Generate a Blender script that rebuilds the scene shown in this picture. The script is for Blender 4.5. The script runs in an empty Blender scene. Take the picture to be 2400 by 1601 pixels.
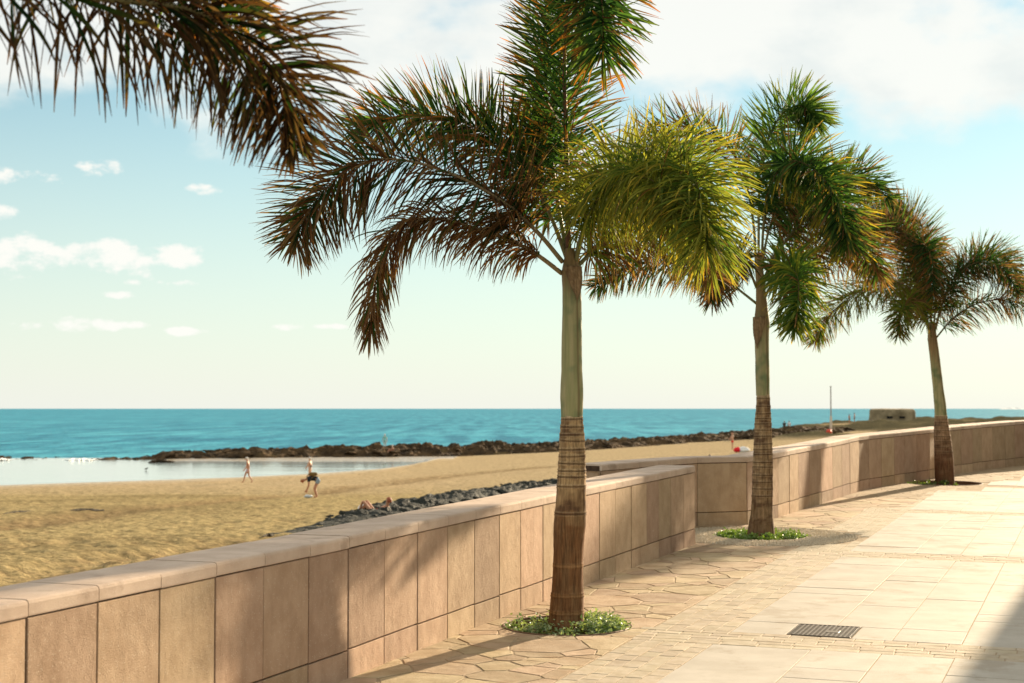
import bpy, bmesh, math, random
import numpy as np
from mathutils import Vector, Matrix, noise

random.seed(7)
SC = bpy.context.scene
COL = SC.collection

# ------------------------------------------------------------------ camera
F = 3667.0           # focal length in photo pixels (55 mm on 36 mm, 2400 px)
K = 2400.0 / 2351.0
CH = 1.75            # eye height
S = 0.0181           # promenade rises gently away from the camera
PITCH = math.atan(157.0 / F)
cp, sp = math.cos(PITCH), math.sin(PITCH)
cam = bpy.data.cameras.new('camera')
cam.lens = 55.0; cam.sensor_width = 36.0
cam.clip_start = 0.1; cam.clip_end = 60000
cam.dof.use_dof = True; cam.dof.focus_distance = 11.3; cam.dof.aperture_fstop = 4.0
camo = bpy.data.objects.new('camera', cam); COL.objects.link(camo)
camo.location = (0, 0, CH); camo.rotation_euler = (math.pi / 2 + PITCH, 0, 0)
SC.camera = camo

# ------------------------------------------------------------------ light
SUN_EL = math.radians(14.5)
SUN_H = Vector((0.53, 0.848)).normalized()          # towards the sun, on the ground
SUN_DIR = Vector((SUN_H.x * math.cos(SUN_EL), SUN_H.y * math.cos(SUN_EL), math.sin(SUN_EL)))
sun = bpy.data.lights.new('sun', 'SUN'); sun.energy = 5.0; sun.angle = math.radians(0.55)
sun.color = (1.0, 0.80, 0.55)
suno = bpy.data.objects.new('sun', sun); COL.objects.link(suno)
suno.rotation_euler = (-SUN_DIR).to_track_quat('-Z', 'Y').to_euler()
suno.location = (30, 50, 30)

VS = SC.view_settings
SC.display_settings.display_device = 'sRGB'
VS.view_transform = 'Standard'; VS.look = 'None'; VS.gamma = 1.0; VS.use_curve_mapping = False
VS.exposure = 1.40

W = bpy.data.worlds.new('World'); SC.world = W; W.use_nodes = True
NT = W.node_tree; NT.nodes.clear()
def nd(nt, typ, **kw):
    n = nt.nodes.new(typ)
    for k, v in kw.items():
        setattr(n, k, v)
    return n
def math_n(nt, op, a, b=None, c=None, clamp=False):
    n = nt.nodes.new('ShaderNodeMath'); n.operation = op; n.use_clamp = clamp
    for i, v in enumerate((a, b, c)):
        if v is None: continue
        if isinstance(v, (int, float)): n.inputs[i].default_value = v
        else: nt.links.new(v, n.inputs[i])
    return n.outputs[0]
def mix_col(nt, fac, a, b, mode='MIX'):
    n = nt.nodes.new('ShaderNodeMix'); n.data_type = 'RGBA'; n.blend_type = mode
    if isinstance(fac, (int, float)): n.inputs[0].default_value = fac
    else: nt.links.new(fac, n.inputs[0])
    for i, v in ((6, a), (7, b)):
        if isinstance(v, tuple): n.inputs[i].default_value = (*v[:3], 1)
        else: nt.links.new(v, n.inputs[i])
    return n.outputs[2]
def smooth(nt, x, lo, hi):
    n = nt.nodes.new('ShaderNodeMapRange'); n.interpolation_type = 'SMOOTHSTEP'
    nt.links.new(x, n.inputs[0]); n.inputs[1].default_value = lo; n.inputs[2].default_value = hi
    return n.outputs[0]
def build_world():
    nt = NT
    sky = nd(nt, 'ShaderNodeTexSky', sky_type='NISHITA')
    sky.sun_disc = False; sky.sun_elevation = SUN_EL
    sky.sun_rotation = math.atan2(SUN_H.x, SUN_H.y)
    sky.air_density = 1.0; sky.dust_density = 0.08; sky.ozone_density = 1.5
    tint = mix_col(nt, 1.0, sky.outputs[0], SKY_TINT, 'MULTIPLY')
    tc = nd(nt, 'ShaderNodeTexCoord')
    sep = nd(nt, 'ShaderNodeSeparateXYZ'); nt.links.new(tc.outputs['Generated'], sep.inputs[0])
    az = math_n(nt, 'ARCTAN2', sep.outputs[0], sep.outputs[1])
    el = math_n(nt, 'ARCSINE', sep.outputs[2])
    comb = nd(nt, 'ShaderNodeCombineXYZ')
    nt.links.new(az, comb.inputs[0])
    nt.links.new(math_n(nt, 'MULTIPLY', el, 1.7), comb.inputs[1])
    def nz(scale, detail, off, rough=0.55):
        m = nd(nt, 'ShaderNodeMapping'); nt.links.new(comb.outputs[0], m.inputs[0]); m.inputs['Location'].default_value = off
        n = nd(nt, 'ShaderNodeTexNoise'); nt.links.new(m.outputs[0], n.inputs['Vector'])
        n.inputs['Scale'].default_value = scale; n.inputs['Detail'].default_value = detail; n.inputs['Roughness'].default_value = rough
        return n.outputs[0]
    n_big = nz(7.0, 7, (3.3, 1.2, 0), 0.5)
    n_fine = nz(34.0, 8, (0.4, 0.2, 0), 0.62)
    n_grey = nz(9.0, 5, (8.1, 2.2, 5))
    # thin haze whitens the sky towards the horizon
    hz = math_n(nt, 'POWER', math_n(nt, 'SUBTRACT', 1.0, math_n(nt, 'MULTIPLY', el, 1.0 / 0.26, clamp=True), clamp=True), 1.25)
    base = mix_col(nt, math_n(nt, 'MULTIPLY', hz, 0.93), tint, HAZE_COL)
    # broken cloud deck overhead
    b = math_n(nt, 'MULTIPLY', math_n(nt, 'SUBTRACT', el, 0.178), 14.0)
    b = math_n(nt, 'MINIMUM', b, 0.8)
    dens = math_n(nt, 'ADD', b, math_n(nt, 'MULTIPLY', math_n(nt, 'SUBTRACT', n_big, 0.47), 4.2))
    deck = smooth(nt, dens, -0.05, 0.6)
    # small low cumulus: azimuth, elevation, half width, half height
    def px(x, y, w, h):
        a = math.atan((x * K - 1200) / F); e = math.atan((957.5 - y * K) / F * math.cos(a))
        return a, e, w * K / F, h * K / F
    low = None
    for c in (px(45, 400, 75, 22), px(228, 384, 45, 18), px(465, 434, 35, 13), px(-5, 490, 40, 22),
              px(60, 592, 130, 40), px(250, 595, 140, 42), px(395, 590, 55, 24), px(268, 676, 30, 9), px(296, 647, 24, 9),
              px(55, 746, 50, 11), px(195, 744, 85, 15), px(300, 745, 40, 9), px(420, 761, 38, 9), px(665, 750, 36, 8), px(765, 750, 50, 6), px(405, 650, 40, 8), px(-160, 610, 110, 34)):
        a, e, w, h = c
        q = math_n(nt, 'ADD',
                   math_n(nt, 'POWER', math_n(nt, 'ABSOLUTE', math_n(nt, 'MULTIPLY', math_n(nt, 'SUBTRACT', az, a), 1 / w)), 2.0),
                   math_n(nt, 'POWER', math_n(nt, 'ABSOLUTE', math_n(nt, 'MULTIPLY', math_n(nt, 'SUBTRACT', el, e), 1 / h)), 2.0))
        v = math_n(nt, 'SUBTRACT', 1.0, q)
        low = v if low is None else math_n(nt, 'MAXIMUM', low, v)
    low = math_n(nt, 'ADD', low, math_n(nt, 'MULTIPLY', math_n(nt, 'SUBTRACT', n_fine, 0.5), 9.0))
    lowm = math_n(nt, 'MULTIPLY', smooth(nt, low, -0.2, 1.3), 0.97)
    allc = math_n(nt, 'MAXIMUM', math_n(nt, 'MULTIPLY', deck, 0.92), lowm)
    ccol = mix_col(nt, math_n(nt, 'MULTIPLY', smooth(nt, n_grey, 0.45, 0.72), deck), CLOUD_COL, CLOUD_GREY)
    fin = mix_col(nt, allc, base, ccol)
    bg = nd(nt, 'ShaderNodeBackground'); bg.inputs[1].default_value = SKY_STR
    out = nd(nt, 'ShaderNodeOutputWorld')
    nt.links.new(fin, bg.inputs[0]); nt.links.new(bg.outputs[0], out.inputs[0])
SKY_STR = 0.0515
SKY_TINT = (0.80, 1.0, 0.93)
HAZE_COL = (6.45, 6.55, 6.2)
CLOUD_COL = (7.4, 7.35, 6.9)
CLOUD_GREY = (6.1, 6.4, 6.25)
build_world()

# ------------------------------------------------------------------ geometry helpers
def ray(dx, dy):
    a = (dx * K - 1200) / F; b = (800.5 - dy * K) / F
    return Vector((a, cp - b * sp, sp + b * cp))
def at(dx, dy, depth):
    r = ray(dx, dy)
    return Vector((0, 0, CH)) + r * (depth / r.y)
def gp(dx, dy):
    r = ray(dx, dy); t = CH / (S * r.y - r.z)
    return Vector((r.x * t, r.y * t, S * r.y * t))
def G(x, y): return S * y
UX, UY = 0.3515, 0.9362
_l = math.hypot(UX, UY); UX /= _l; UY /= _l
def w2(u, v): return (u * UX + v * UY, u * UY - v * UX)
def w3(u, v, h=0.0):
    x, y = w2(u, v); return Vector((x, y, G(x, y) + h))
def to_uv(x, y): return (x * UX + y * UY, x * UY - y * UX)

ORG = {}
def org(o):
    return ORG.get(o.name, Vector((0, 0, 0))) if o else Vector((0, 0, 0))
def mk(name, verts, faces, mat=None, parent=None, origin=None, smooth=False, cols=None):
    """verts in world space; origin in world space"""
    po = org(parent)
    o0 = Vector(origin) if origin is not None else (po if parent else Vector((0, 0, 0)))
    me = bpy.data.meshes.new(name)
    me.from_pydata([tuple(Vector(v) - o0) for v in verts], [], faces)
    if cols is not None:
        at_ = me.color_attributes.new('tone', 'FLOAT_COLOR', 'POINT')
        flat = np.ones((len(verts), 4), dtype=np.float32)
        flat[:, :3] = np.array(cols, dtype=np.float32)
        at_.data.foreach_set('color', flat.ravel())
    if smooth:
        me.polygons.foreach_set('use_smooth', [True] * len(me.polygons))
    me.update()
    ob = bpy.data.objects.new(name, me); COL.objects.link(ob)
    if mat: me.materials.append(mat)
    ob.location = o0 - po
    if parent: ob.parent = parent
    ORG[ob.name] = o0
    return ob
def empty(name, loc):
    o = bpy.data.objects.new(name, None); COL.objects.link(o); o.location = loc; ORG[o.name] = Vector(loc)
    o.empty_display_size = 0.2
    return o
def tag(o, label=None, cat=None, group=None, kind=None):
    if label: o['label'] = label
    if cat: o['category'] = cat
    if group: o['group'] = group
    if kind: o['kind'] = kind
    return o
def prism(poly, n, thick, cham):
    """chamfered plate: poly is the outer face outline, n its outward normal"""
    poly = [Vector(p) for p in poly]; n = Vector(n).normalized()
    c = sum(poly, Vector()) / len(poly); k = len(poly)
    a = sum(((poly[i] - c).cross(poly[(i + 1) % k] - c) for i in range(k)), Vector())
    if a.dot(n) < 0: poly.reverse()
    inner = [p + (c - p).normalized() * min(cham * 1.4, (c - p).length * .5) for p in poly]
    v = [p - n * thick for p in poly] + [p - n * cham for p in poly] + inner
    f = [tuple(range(2 * k, 3 * k))]
    for r in (0, 1):
        for i in range(k):
            j = (i + 1) % k
            f.append((r * k + i, r * k + j, (r + 1) * k + j, (r + 1) * k + i))
    return v, f
def box(x0, x1, y0, y1, z0, z1):
    v = [Vector((x, y, z)) for z in (z0, z1) for y in (y0, y1) for x in (x0, x1)]
    f = [(0, 2, 3, 1), (4, 5, 7, 6), (0, 1, 5, 4), (2, 6, 7, 3), (0, 4, 6, 2), (1, 3, 7, 5)]
    return v, f
def join(parts):
    V, Fc = [], []
    for v, f in parts:
        b = len(V); V += list(v); Fc += [tuple(i + b for i in q) for q in f]
    return V, Fc
def tube(pts, radii, seg=8, cap=True):
    V, Fc = [], []
    n = len(pts); ref = Vector((0.31, 0.17, 0.93))
    for i, p in enumerate(pts):
        t = (pts[min(i + 1, n - 1)] - pts[max(i - 1, 0)]).normalized()
        a = t.cross(ref)
        if a.length < 1e-3: a = t.cross(Vector((1, 0, 0)))
        a.normalize(); b = t.cross(a)
        for k in range(seg):
            w = 2 * math.pi * k / seg
            V.append(p + (a * math.cos(w) + b * math.sin(w)) * radii[i])
    for i in range(n - 1):
        for k in range(seg):
            j = (k + 1) % seg
            Fc.append((i * seg + k, i * seg + j, (i + 1) * seg + j, (i + 1) * seg + k))
    if cap:
        Fc.append(tuple(range(seg))[::-1]); Fc.append(tuple((n - 1) * seg + k for k in range(seg)))
    return V, Fc
def spline(ctrl, n):
    P = [Vector(p) for p in ctrl]; P = [P[0] * 2 - P[1]] + P + [P[-1] * 2 - P[-2]]
    out = []; m = len(P) - 3
    for i in range(n):
        s = i / (n - 1) * m; k = min(int(s), m - 1); t = s - k
        a, b, c, d = P[k:k + 4]
        out.append(0.5 * ((2 * b) + (c - a) * t + (2 * a - 5 * b + 4 * c - d) * t * t + (3 * b - a - 3 * c + d) * t ** 3))
    return out
def fbm(p, o=4):
    return noise.fractal(p, 1.0, 2.0, o)

# ------------------------------------------------------------------ materials
def stone(name, c1, c2, scale=6.0, rough=0.85, bump=0.25, bscale=70.0, objvar=0.12, speck=None, stretch=(1, 1, 1), dark=None, spec=0.15, hue=0.0, drip=None):
    m = bpy.data.materials.new(name); m.use_nodes = True; nt = m.node_tree
    bs = nt.nodes['Principled BSDF']
    geo = nd(nt, 'ShaderNodeNewGeometry')
    mp = nd(nt, 'ShaderNodeMapping'); nt.links.new(geo.outputs['Position'], mp.inputs[0]); mp.inputs['Scale'].default_value = stretch
    def nz(sc, det=5, rg=0.6, off=0.0):
        n = nd(nt, 'ShaderNodeTexNoise'); nt.links.new(mp.outputs[0], n.inputs['Vector'])
        n.inputs['Scale'].default_value = sc; n.inputs['Detail'].default_value = det; n.inputs['Roughness'].default_value = rg
        return n.outputs[0]
    col = mix_col(nt, smooth(nt, nz(scale), 0.3, 0.7), c1, c2)
    oi = nd(nt, 'ShaderNodeObjectInfo')
    if objvar:
        g = math_n(nt, 'ADD', 1.0 - objvar, math_n(nt, 'MULTIPLY', oi.outputs['Random'], 2 * objvar))
        hsv = nd(nt, 'ShaderNodeHueSaturation'); nt.links.new(col, hsv.inputs['Color']); nt.links.new(g, hsv.inputs['Value'])
        if hue:
            rr = math_n(nt, 'FRACT', math_n(nt, 'MULTIPLY', oi.outputs['Random'], 17.31))
            nt.links.new(math_n(nt, 'ADD', 0.5 - hue, math_n(nt, 'MULTIPLY', rr, 2 * hue)), hsv.inputs['Hue'])
        col = hsv.outputs[0]
    if dark:
        col = mix_col(nt, math_n(nt, 'MULTIPLY', smooth(nt, nz(dark[1], 6, 0.65), dark[2], dark[2] + 0.12), dark[3]), col, dark[0])
    if drip:
        mp2 = nd(nt, 'ShaderNodeMapping'); nt.links.new(geo.outputs['Position'], mp2.inputs[0]); mp2.inputs['Scale'].default_value = (9, 9, 0.7)
        n2 = nd(nt, 'ShaderNodeTexNoise'); nt.links.new(mp2.outputs[0], n2.inputs['Vector']); n2.inputs['Scale'].default_value = 1.6; n2.inputs['Detail'].default_value = 7; n2.inputs['Roughness'].default_value = 0.65
        col = mix_col(nt, math_n(nt, 'MULTIPLY', smooth(nt, n2.outputs[0], 0.5, 0.72), drip[1]), col, drip[0])
    if speck:
        sp_ = nd(nt, 'ShaderNodeTexVoronoi'); nt.links.new(mp.outputs[0], sp_.inputs['Vector']); sp_.inputs['Scale'].default_value = speck[1]
        f = smooth(nt, sp_.outputs['Distance'], speck[2], speck[2] * 0.5)
        f = math_n(nt, 'MULTIPLY', f, smooth(nt, nz(speck[1] * 0.35, 2), 0.5, 0.6))
        col = mix_col(nt, f, col, speck[0])
    nt.links.new(col, bs.inputs['Base Color'])
    bs.inputs['Roughness'].default_value = rough
    bs.inputs['Specular IOR Level'].default_value = spec
    if bump:
        h = math_n(nt, 'ADD', nz(bscale, 4, 0.7), math_n(nt, 'MULTIPLY', nz(scale * 2.5, 3), 1.2))
        bp = nd(nt, 'ShaderNodeBump'); bp.inputs['Strength'].default_value = bump; bp.inputs['Distance'].default_value = 0.01
        nt.links.new(h, bp.inputs['Height']); nt.links.new(bp.outputs[0], bs.inputs['Normal'])
    return m
def plain(name, c, rough=0.6, metallic=0.0, var=0.15, scale=20, spec=0.4):
    m = stone(name, tuple(x * (1 - var) for x in c), tuple(min(1, x * (1 + var)) for x in c), scale, rough, 0.08, 90, 0, spec=spec)
    m.node_tree.nodes['Principled BSDF'].inputs['Metallic'].default_value = metallic
    return m
def leafy(name, trans=0.4, rough=0.42, spec=0.45):
    m = bpy.data.materials.new(name); m.use_nodes = True; nt = m.node_tree
    bs = nt.nodes['Principled BSDF']; out = nt.nodes['Material Output']
    a = nd(nt, 'ShaderNodeVertexColor'); a.layer_name = 'tone'
    geo = nd(nt, 'ShaderNodeNewGeometry')
    n = nd(nt, 'ShaderNodeTexNoise'); nt.links.new(geo.outputs['Position'], n.inputs['Vector']); n.inputs['Scale'].default_value = 35
    col = mix_col(nt, 1.0, a.outputs[0], mix_col(nt, n.outputs[0], (0.6, 0.6, 0.6), (1.4, 1.4, 1.4)), 'MULTIPLY')
    nt.links.new(col, bs.inputs['Base Color'])
    bs.inputs['Roughness'].default_value = rough; bs.inputs['Specular IOR Level'].default_value = spec
    tr = nd(nt, 'ShaderNodeBsdfTranslucent')
    nt.links.new(mix_col(nt, 1.0, col, (1.5, 1.45, 0.7), 'MULTIPLY'), tr.inputs[0])
    mx = nd(nt, 'ShaderNodeMixShader'); mx.inputs[0].default_value = trans
    nt.links.new(bs.outputs[0], mx.inputs[1]); nt.links.new(tr.outputs[0], mx.inputs[2]); nt.links.new(mx.outputs[0], out.inputs[0])
    return m
def toned(name, rough=0.85, bump=0.5, stretch=(1, 1, 0.12), scale=60, amt=0.45, spec=0.12):
    m = bpy.data.materials.new(name); m.use_nodes = True; nt = m.node_tree
    bs = nt.nodes['Principled BSDF']
    a = nd(nt, 'ShaderNodeVertexColor'); a.layer_name = 'tone'
    geo = nd(nt, 'ShaderNodeNewGeometry')
    mp = nd(nt, 'ShaderNodeMapping'); nt.links.new(geo.outputs['Position'], mp.inputs[0]); mp.inputs['Scale'].default_value = stretch
    n = nd(nt, 'ShaderNodeTexNoise'); nt.links.new(mp.outputs[0], n.inputs['Vector']); n.inputs['Scale'].default_value = scale
    n.inputs['Detail'].default_value = 6; n.inputs['Roughness'].default_value = 0.7
    f = smooth(nt, n.outputs[0], 0.25, 0.75)
    col = mix_col(nt, 1.0, a.outputs[0], mix_col(nt, f, (1 - amt,) * 3, (1 + amt,) * 3), 'MULTIPLY')
    nt.links.new(col, bs.inputs['Base Color']); bs.inputs['Roughness'].default_value = rough
    bs.inputs['Specular IOR Level'].default_value = spec
    bp = nd(nt, 'ShaderNodeBump'); bp.inputs['Strength'].default_value = bump; bp.inputs['Distance'].default_value = 0.006
    nt.links.new(n.outputs[0], bp.inputs['Height']); nt.links.new(bp.outputs[0], bs.inputs['Normal'])
    return m

M_PANEL = stone('wall_panel_stone', (0.385, 0.265, 0.168), (0.475, 0.34, 0.225), 7, 0.85, 0.8, 190, 0.2, speck=((0.60, 0.50, 0.38), 115, 0.30), stretch=(1, 1, 0.75), hue=0.011, dark=((0.24, 0.15, 0.085), 2.2, 0.57, 0.35), drip=((0.20, 0.125, 0.07), 0.16))
M_CAP = stone('wall_cap_stone', (0.45, 0.335, 0.25), (0.55, 0.425, 0.325), 4, 0.75, 0.3, 150, 0.07, speck=((0.62, 0.54, 0.46), 110, 0.25), dark=((0.27, 0.19, 0.13), 3.0, 0.56, 0.5))
M_MORTAR = stone('wall_mortar', (0.05, 0.03, 0.02), (0.09, 0.055, 0.035), 20, 0.95, 0.4, 90, 0)
M_SEAWALL = stone('seawall_render', (0.30, 0.24, 0.18), (0.40, 0.32, 0.24), 1.5, 0.9, 0.4, 40, 0)
M_FLAG = stone('flagstone_slate', (0.33, 0.235, 0.135), (0.44, 0.335, 0.215), 5, 0.8, 0.6, 60, 0.16, dark=((0.34, 0.21, 0.11), 3.5, 0.56, 0.55), hue=0.012)
M_SLAB = stone('slab_granite', (0.39, 0.345, 0.28), (0.46, 0.415, 0.345), 3, 0.75, 0.25, 120, 0.05, speck=((0.28, 0.22, 0.16), 170, 0.22), dark=((0.31, 0.255, 0.185), 1.9, 0.53, 0.65))
M_BRICK = stone('paving_brick_stone', (0.38, 0.305, 0.205), (0.46, 0.385, 0.28), 9, 0.82, 0.4, 120, 0.10, dark=((0.38, 0.27, 0.16), 6, 0.6, 0.5), hue=0.006)
M_JOINT = stone('paving_joint_sand', (0.30, 0.22, 0.13), (0.39, 0.295, 0.19), 14, 0.95, 0.5, 120, 0)
M_SOIL = stone('pit_soil', (0.07, 0.045, 0.025), (0.13, 0.085, 0.05), 25, 0.95, 0.8, 90, 0)
M_RIM = plain('pit_rim_steel', (0.16, 0.09, 0.05), 0.7, 0.3)
M_IRON = plain('grate_iron', (0.075, 0.06, 0.045), 0.55, 0.6)
M_DARK = plain('drain_dark', (0.012, 0.01, 0.008), 0.9)
M_PEBBLE = stone('ring_pebbles', (0.48, 0.40, 0.28), (0.62, 0.54, 0.41), 16, 0.7, 0.3, 90, 0)
M_LEAF = leafy('palm_leaflet', 0.48, 0.68, 0.05)
M_COVER = leafy('ground_cover_leaf', 0.3, 0.35, 0.6)
M_TRUNK = toned('palm_trunk_bark', 0.9, 0.7, (1, 1, 0.1), 55, 0.5)
M_SHAFT = toned('palm_crownshaft', 0.55, 0.25, (1, 1, 0.06), 30, 0.22)
M_RACHIS = toned('frond_stalk', 0.6, 0.2, (1, 1, 1), 40, 0.25)

# ------------------------------------------------------------------ terrain
def sstep(a, b, x):
    t = np.clip((x - a) / (b - a), 0, 1); return t * t * (3 - 2 * t)
SEA_Z = -3.66
NEAR_X = [-90, -36.3, -21.1, -15.6, -11.5, -9.4, -7.5]
NEAR_Y = [90, 111, 124, 131.6, 141, 152, 170]
RIDGE = [(-75, 170), (-55, 169.5), (-45, 169), (-27.6, 172), (-8.7, 178), (5.3, 184), (17.9, 198), (31.8, 208), (45, 232)]
COAST_X = [-120, -55, -45, -27.6, -8.7, 5.3, 17.9, 31.8, 40, 50, 62, 80, 130, 250]
COAST_Y = [160, 168, 171, 178, 186, 195, 210, 222, 240, 275, 292, 297, 300, 300]
def T_np(x, y):
    base = np.maximum(-0.3 - 0.041 * np.maximum(y - 19, 0), -3.45)
    base = base + np.clip(0.037 * (x + 5), 0, 2.9) * sstep(20, 120, y)
    base = base + 0.15 * sstep(215, 262, y) * sstep(30, 50, x)
    ny = np.interp(x, NEAR_X, NEAR_Y)
    fy = np.interp(x, [-60, -42, -36, -20, -9, -7], [190, 190, 160, 158.5, 158, 140])
    ins = np.minimum(y - ny, fy - y)
    w = sstep(-7, 7, ins)
    base = base * (1 - w) + (-4.05) * w
    cy = np.interp(x, COAST_X, COAST_Y)
    c = sstep(-3, 9, y - cy)
    return base * (1 - c) + (-7.0) * c
def T(x, y):
    return float(T_np(np.array([x], float), np.array([y], float))[0])
def hit(dx, dy):
    """first point of the beach seen along a photo direction"""
    r = ray(dx, dy); r = r / r.y; d = 18.0
    while d < 400:
        p = Vector((0, 0, CH)) + r * d
        if p.z < T(p.x, p.y): return Vector((p.x, p.y, T(p.x, p.y)))
        d += 0.25
    return p
def spot(dx, depth):
    x = (dx * K - 1200) / F * depth
    return Vector((x, depth, T(x, depth)))

def build_beach():
    NR, NC = 560, 620
    ys = 7.0 * (430 / 7.0) ** (np.linspace(0, 1, NR))
    ts = np.linspace(-0.56, 0.50, NC)
    Y = np.repeat(ys[:, None], NC, 1); X = Y * ts[None, :]
    Z = T_np(X, Y)
    wr = [[hit(a, b) for a, b in l] for l in (((-30, 1206), (180, 1186), (380, 1163), (600, 1140), (820, 1118), (1060, 1090), (1250, 1072)),
                                               ((-20, 1262), (200, 1240), (330, 1235)), ((300, 1290), (420, 1262), (560, 1240), (700, 1232)), ((-20, 1330), (150, 1300), (330, 1268)))]
    # distance to wrack lines (numpy)
    def dist(line):
        D = np.full(X.shape, 1e9)
        for a, b in zip(line[:-1], line[1:]):
            dx, dy = b.x - a.x, b.y - a.y; L2 = dx * dx + dy * dy
            t = np.clip(((X - a.x) * dx + (Y - a.y) * dy) / L2, 0, 1)
            D = np.minimum(D, np.hypot(X - a.x - t * dx, Y - a.y - t * dy))
        return D
    Dm = dist(wr[0]); Ds = np.minimum(np.minimum(dist(wr[1]), dist(wr[2])), dist(wr[3]))
    ny = np.interp(X, NEAR_X, NEAR_Y); wet = sstep(-13, -2, Y - ny) * (X < -6)
    cy = np.interp(X, COAST_X, COAST_Y)
    head = sstep(22, 40, X) * sstep(170, 205, Y)
    N1 = np.zeros(X.shape); N2 = np.zeros(X.shape)
    fr = noise.fractal; V3 = Vector
    for i in range(NR):
        yy = float(ys[i]); far = yy > 130
        for j in range(NC):
            xx = float(X[i, j])
            if abs(ts[j]) > 0.42 and yy > 60: continue
            if not far:
                N1[i, j] = fr(V3((xx * 2.6, yy * 2.0, 0.3)), 0.8, 2.1, 3)
            N2[i, j] = fr(V3((xx * 0.12, yy * 0.09, 7.1)), 0.9, 2.0, 4)
    amp = 0.055 * (1 - 0.75 * sstep(85, 118, Y)) * (1 - wet)
    Z = Z + N1 * amp + N2 * 0.10 * (1 - wet) * (Y < 150) 
    Z = Z - 0.10 * np.exp(-(Dm / 0.9) ** 2) - 0.10 * np.exp(-(Ds / 0.5) ** 2)
    Z = Z + head * np.maximum(N2 + 0.15, 0) * 0.9 * (1 - sstep(-2, 6, Y - cy))
    dry = np.array((0.29, 0.228, 0.115)); drk = np.array((0.20, 0.14, 0.075)); smooth_c = np.array((0.37, 0.285, 0.17)); wetc = np.array((0.33, 0.27, 0.19)); rock = np.array((0.075, 0.066, 0.038))
    def mixc(c, d, w): return c * (1 - w[..., None]) + d * w[..., None]
    C = np.broadcast_to(dry, X.shape + (3,)).copy()
    C = mixc(C, smooth_c, sstep(80, 110, Y) * 0.9)
    C = mixc(C, wetc, wet * 0.8)
    seaw = np.clip(np.exp(-(Dm / 1.2) ** 2) * (0.75 + N1 * 0.9) + np.exp(-(Ds / 0.6) ** 2) * (0.25 + N1 * 0.9), 0, 0.85)
    C = mixc(C, drk, seaw)
    C = mixc(C, drk, np.clip((-N1 - 0.08) * 1.5, 0, 0.65) * (1 - 0.8 * sstep(80, 112, Y)))
    C = mixc(C, np.array((0.15, 0.115, 0.06)), np.clip(N2 * 1.1 - 0.05, 0, 0.45) * (1 - sstep(80, 105, Y)))
    C = mixc(C, rock, np.clip(head * (0.82 + N2 * 1.3), 0.0, 0.97))
    verts = np.stack([X, Y, Z], -1).reshape(-1, 3)
    idx = np.arange(NR * NC).reshape(NR, NC)
    q = np.stack([idx[:-1, :-1], idx[:-1, 1:], idx[1:, 1:], idx[1:, :-1]], -1).reshape(-1, 4)
    me = bpy.data.meshes.new('beach')
    me.vertices.add(len(verts)); me.vertices.foreach_set('co', verts.astype(np.float32).ravel())
    me.loops.add(len(q) * 4); me.loops.foreach_set('vertex_index', q.astype(np.int32).ravel())
    me.polygons.add(len(q)); me.polygons.foreach_set('loop_start', np.arange(0, len(q) * 4, 4, dtype=np.int32))
    me.polygons.foreach_set('use_smooth', np.ones(len(q), dtype=bool))
    me.update(); me.validate()
    ca = me.color_attributes.new('tone', 'FLOAT_COLOR', 'POINT')
    c4 = np.ones((len(verts), 4), np.float32); c4[:, :3] = C.reshape(-1, 3); ca.data.foreach_set('color', c4.ravel())
    wa = me.attributes.new('wet', 'FLOAT', 'POINT'); wa.data.foreach_set('value', wet.astype(np.float32).ravel())
    o = bpy.data.objects.new('beach', me); COL.objects.link(o)
    m = toned('beach_sand', 0.95, 0.8, (1, 1, 1), 4.2, 0.5, 0.0); me.materials.append(m)
    nt = m.node_tree; bs = nt.nodes['Principled BSDF']
    w = nd(nt, 'ShaderNodeAttribute'); w.attribute_name = 'wet'
    nt.links.new(math_n(nt, 'SUBTRACT', 0.95, math_n(nt, 'MULTIPLY', w.outputs['Fac'], 0.7)), bs.inputs['Roughness']); nt.links.new(math_n(nt, 'MULTIPLY', w.outputs['Fac'], 0.4), bs.inputs['Specular IOR Level'])
    for n in nt.nodes:
        if n.type == 'BUMP': n.inputs['Distance'].default_value = 0.12
    tag(o, 'wide golden sand beach with trampled footprints below the parapet', kind='structure')
build_beach()

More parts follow.
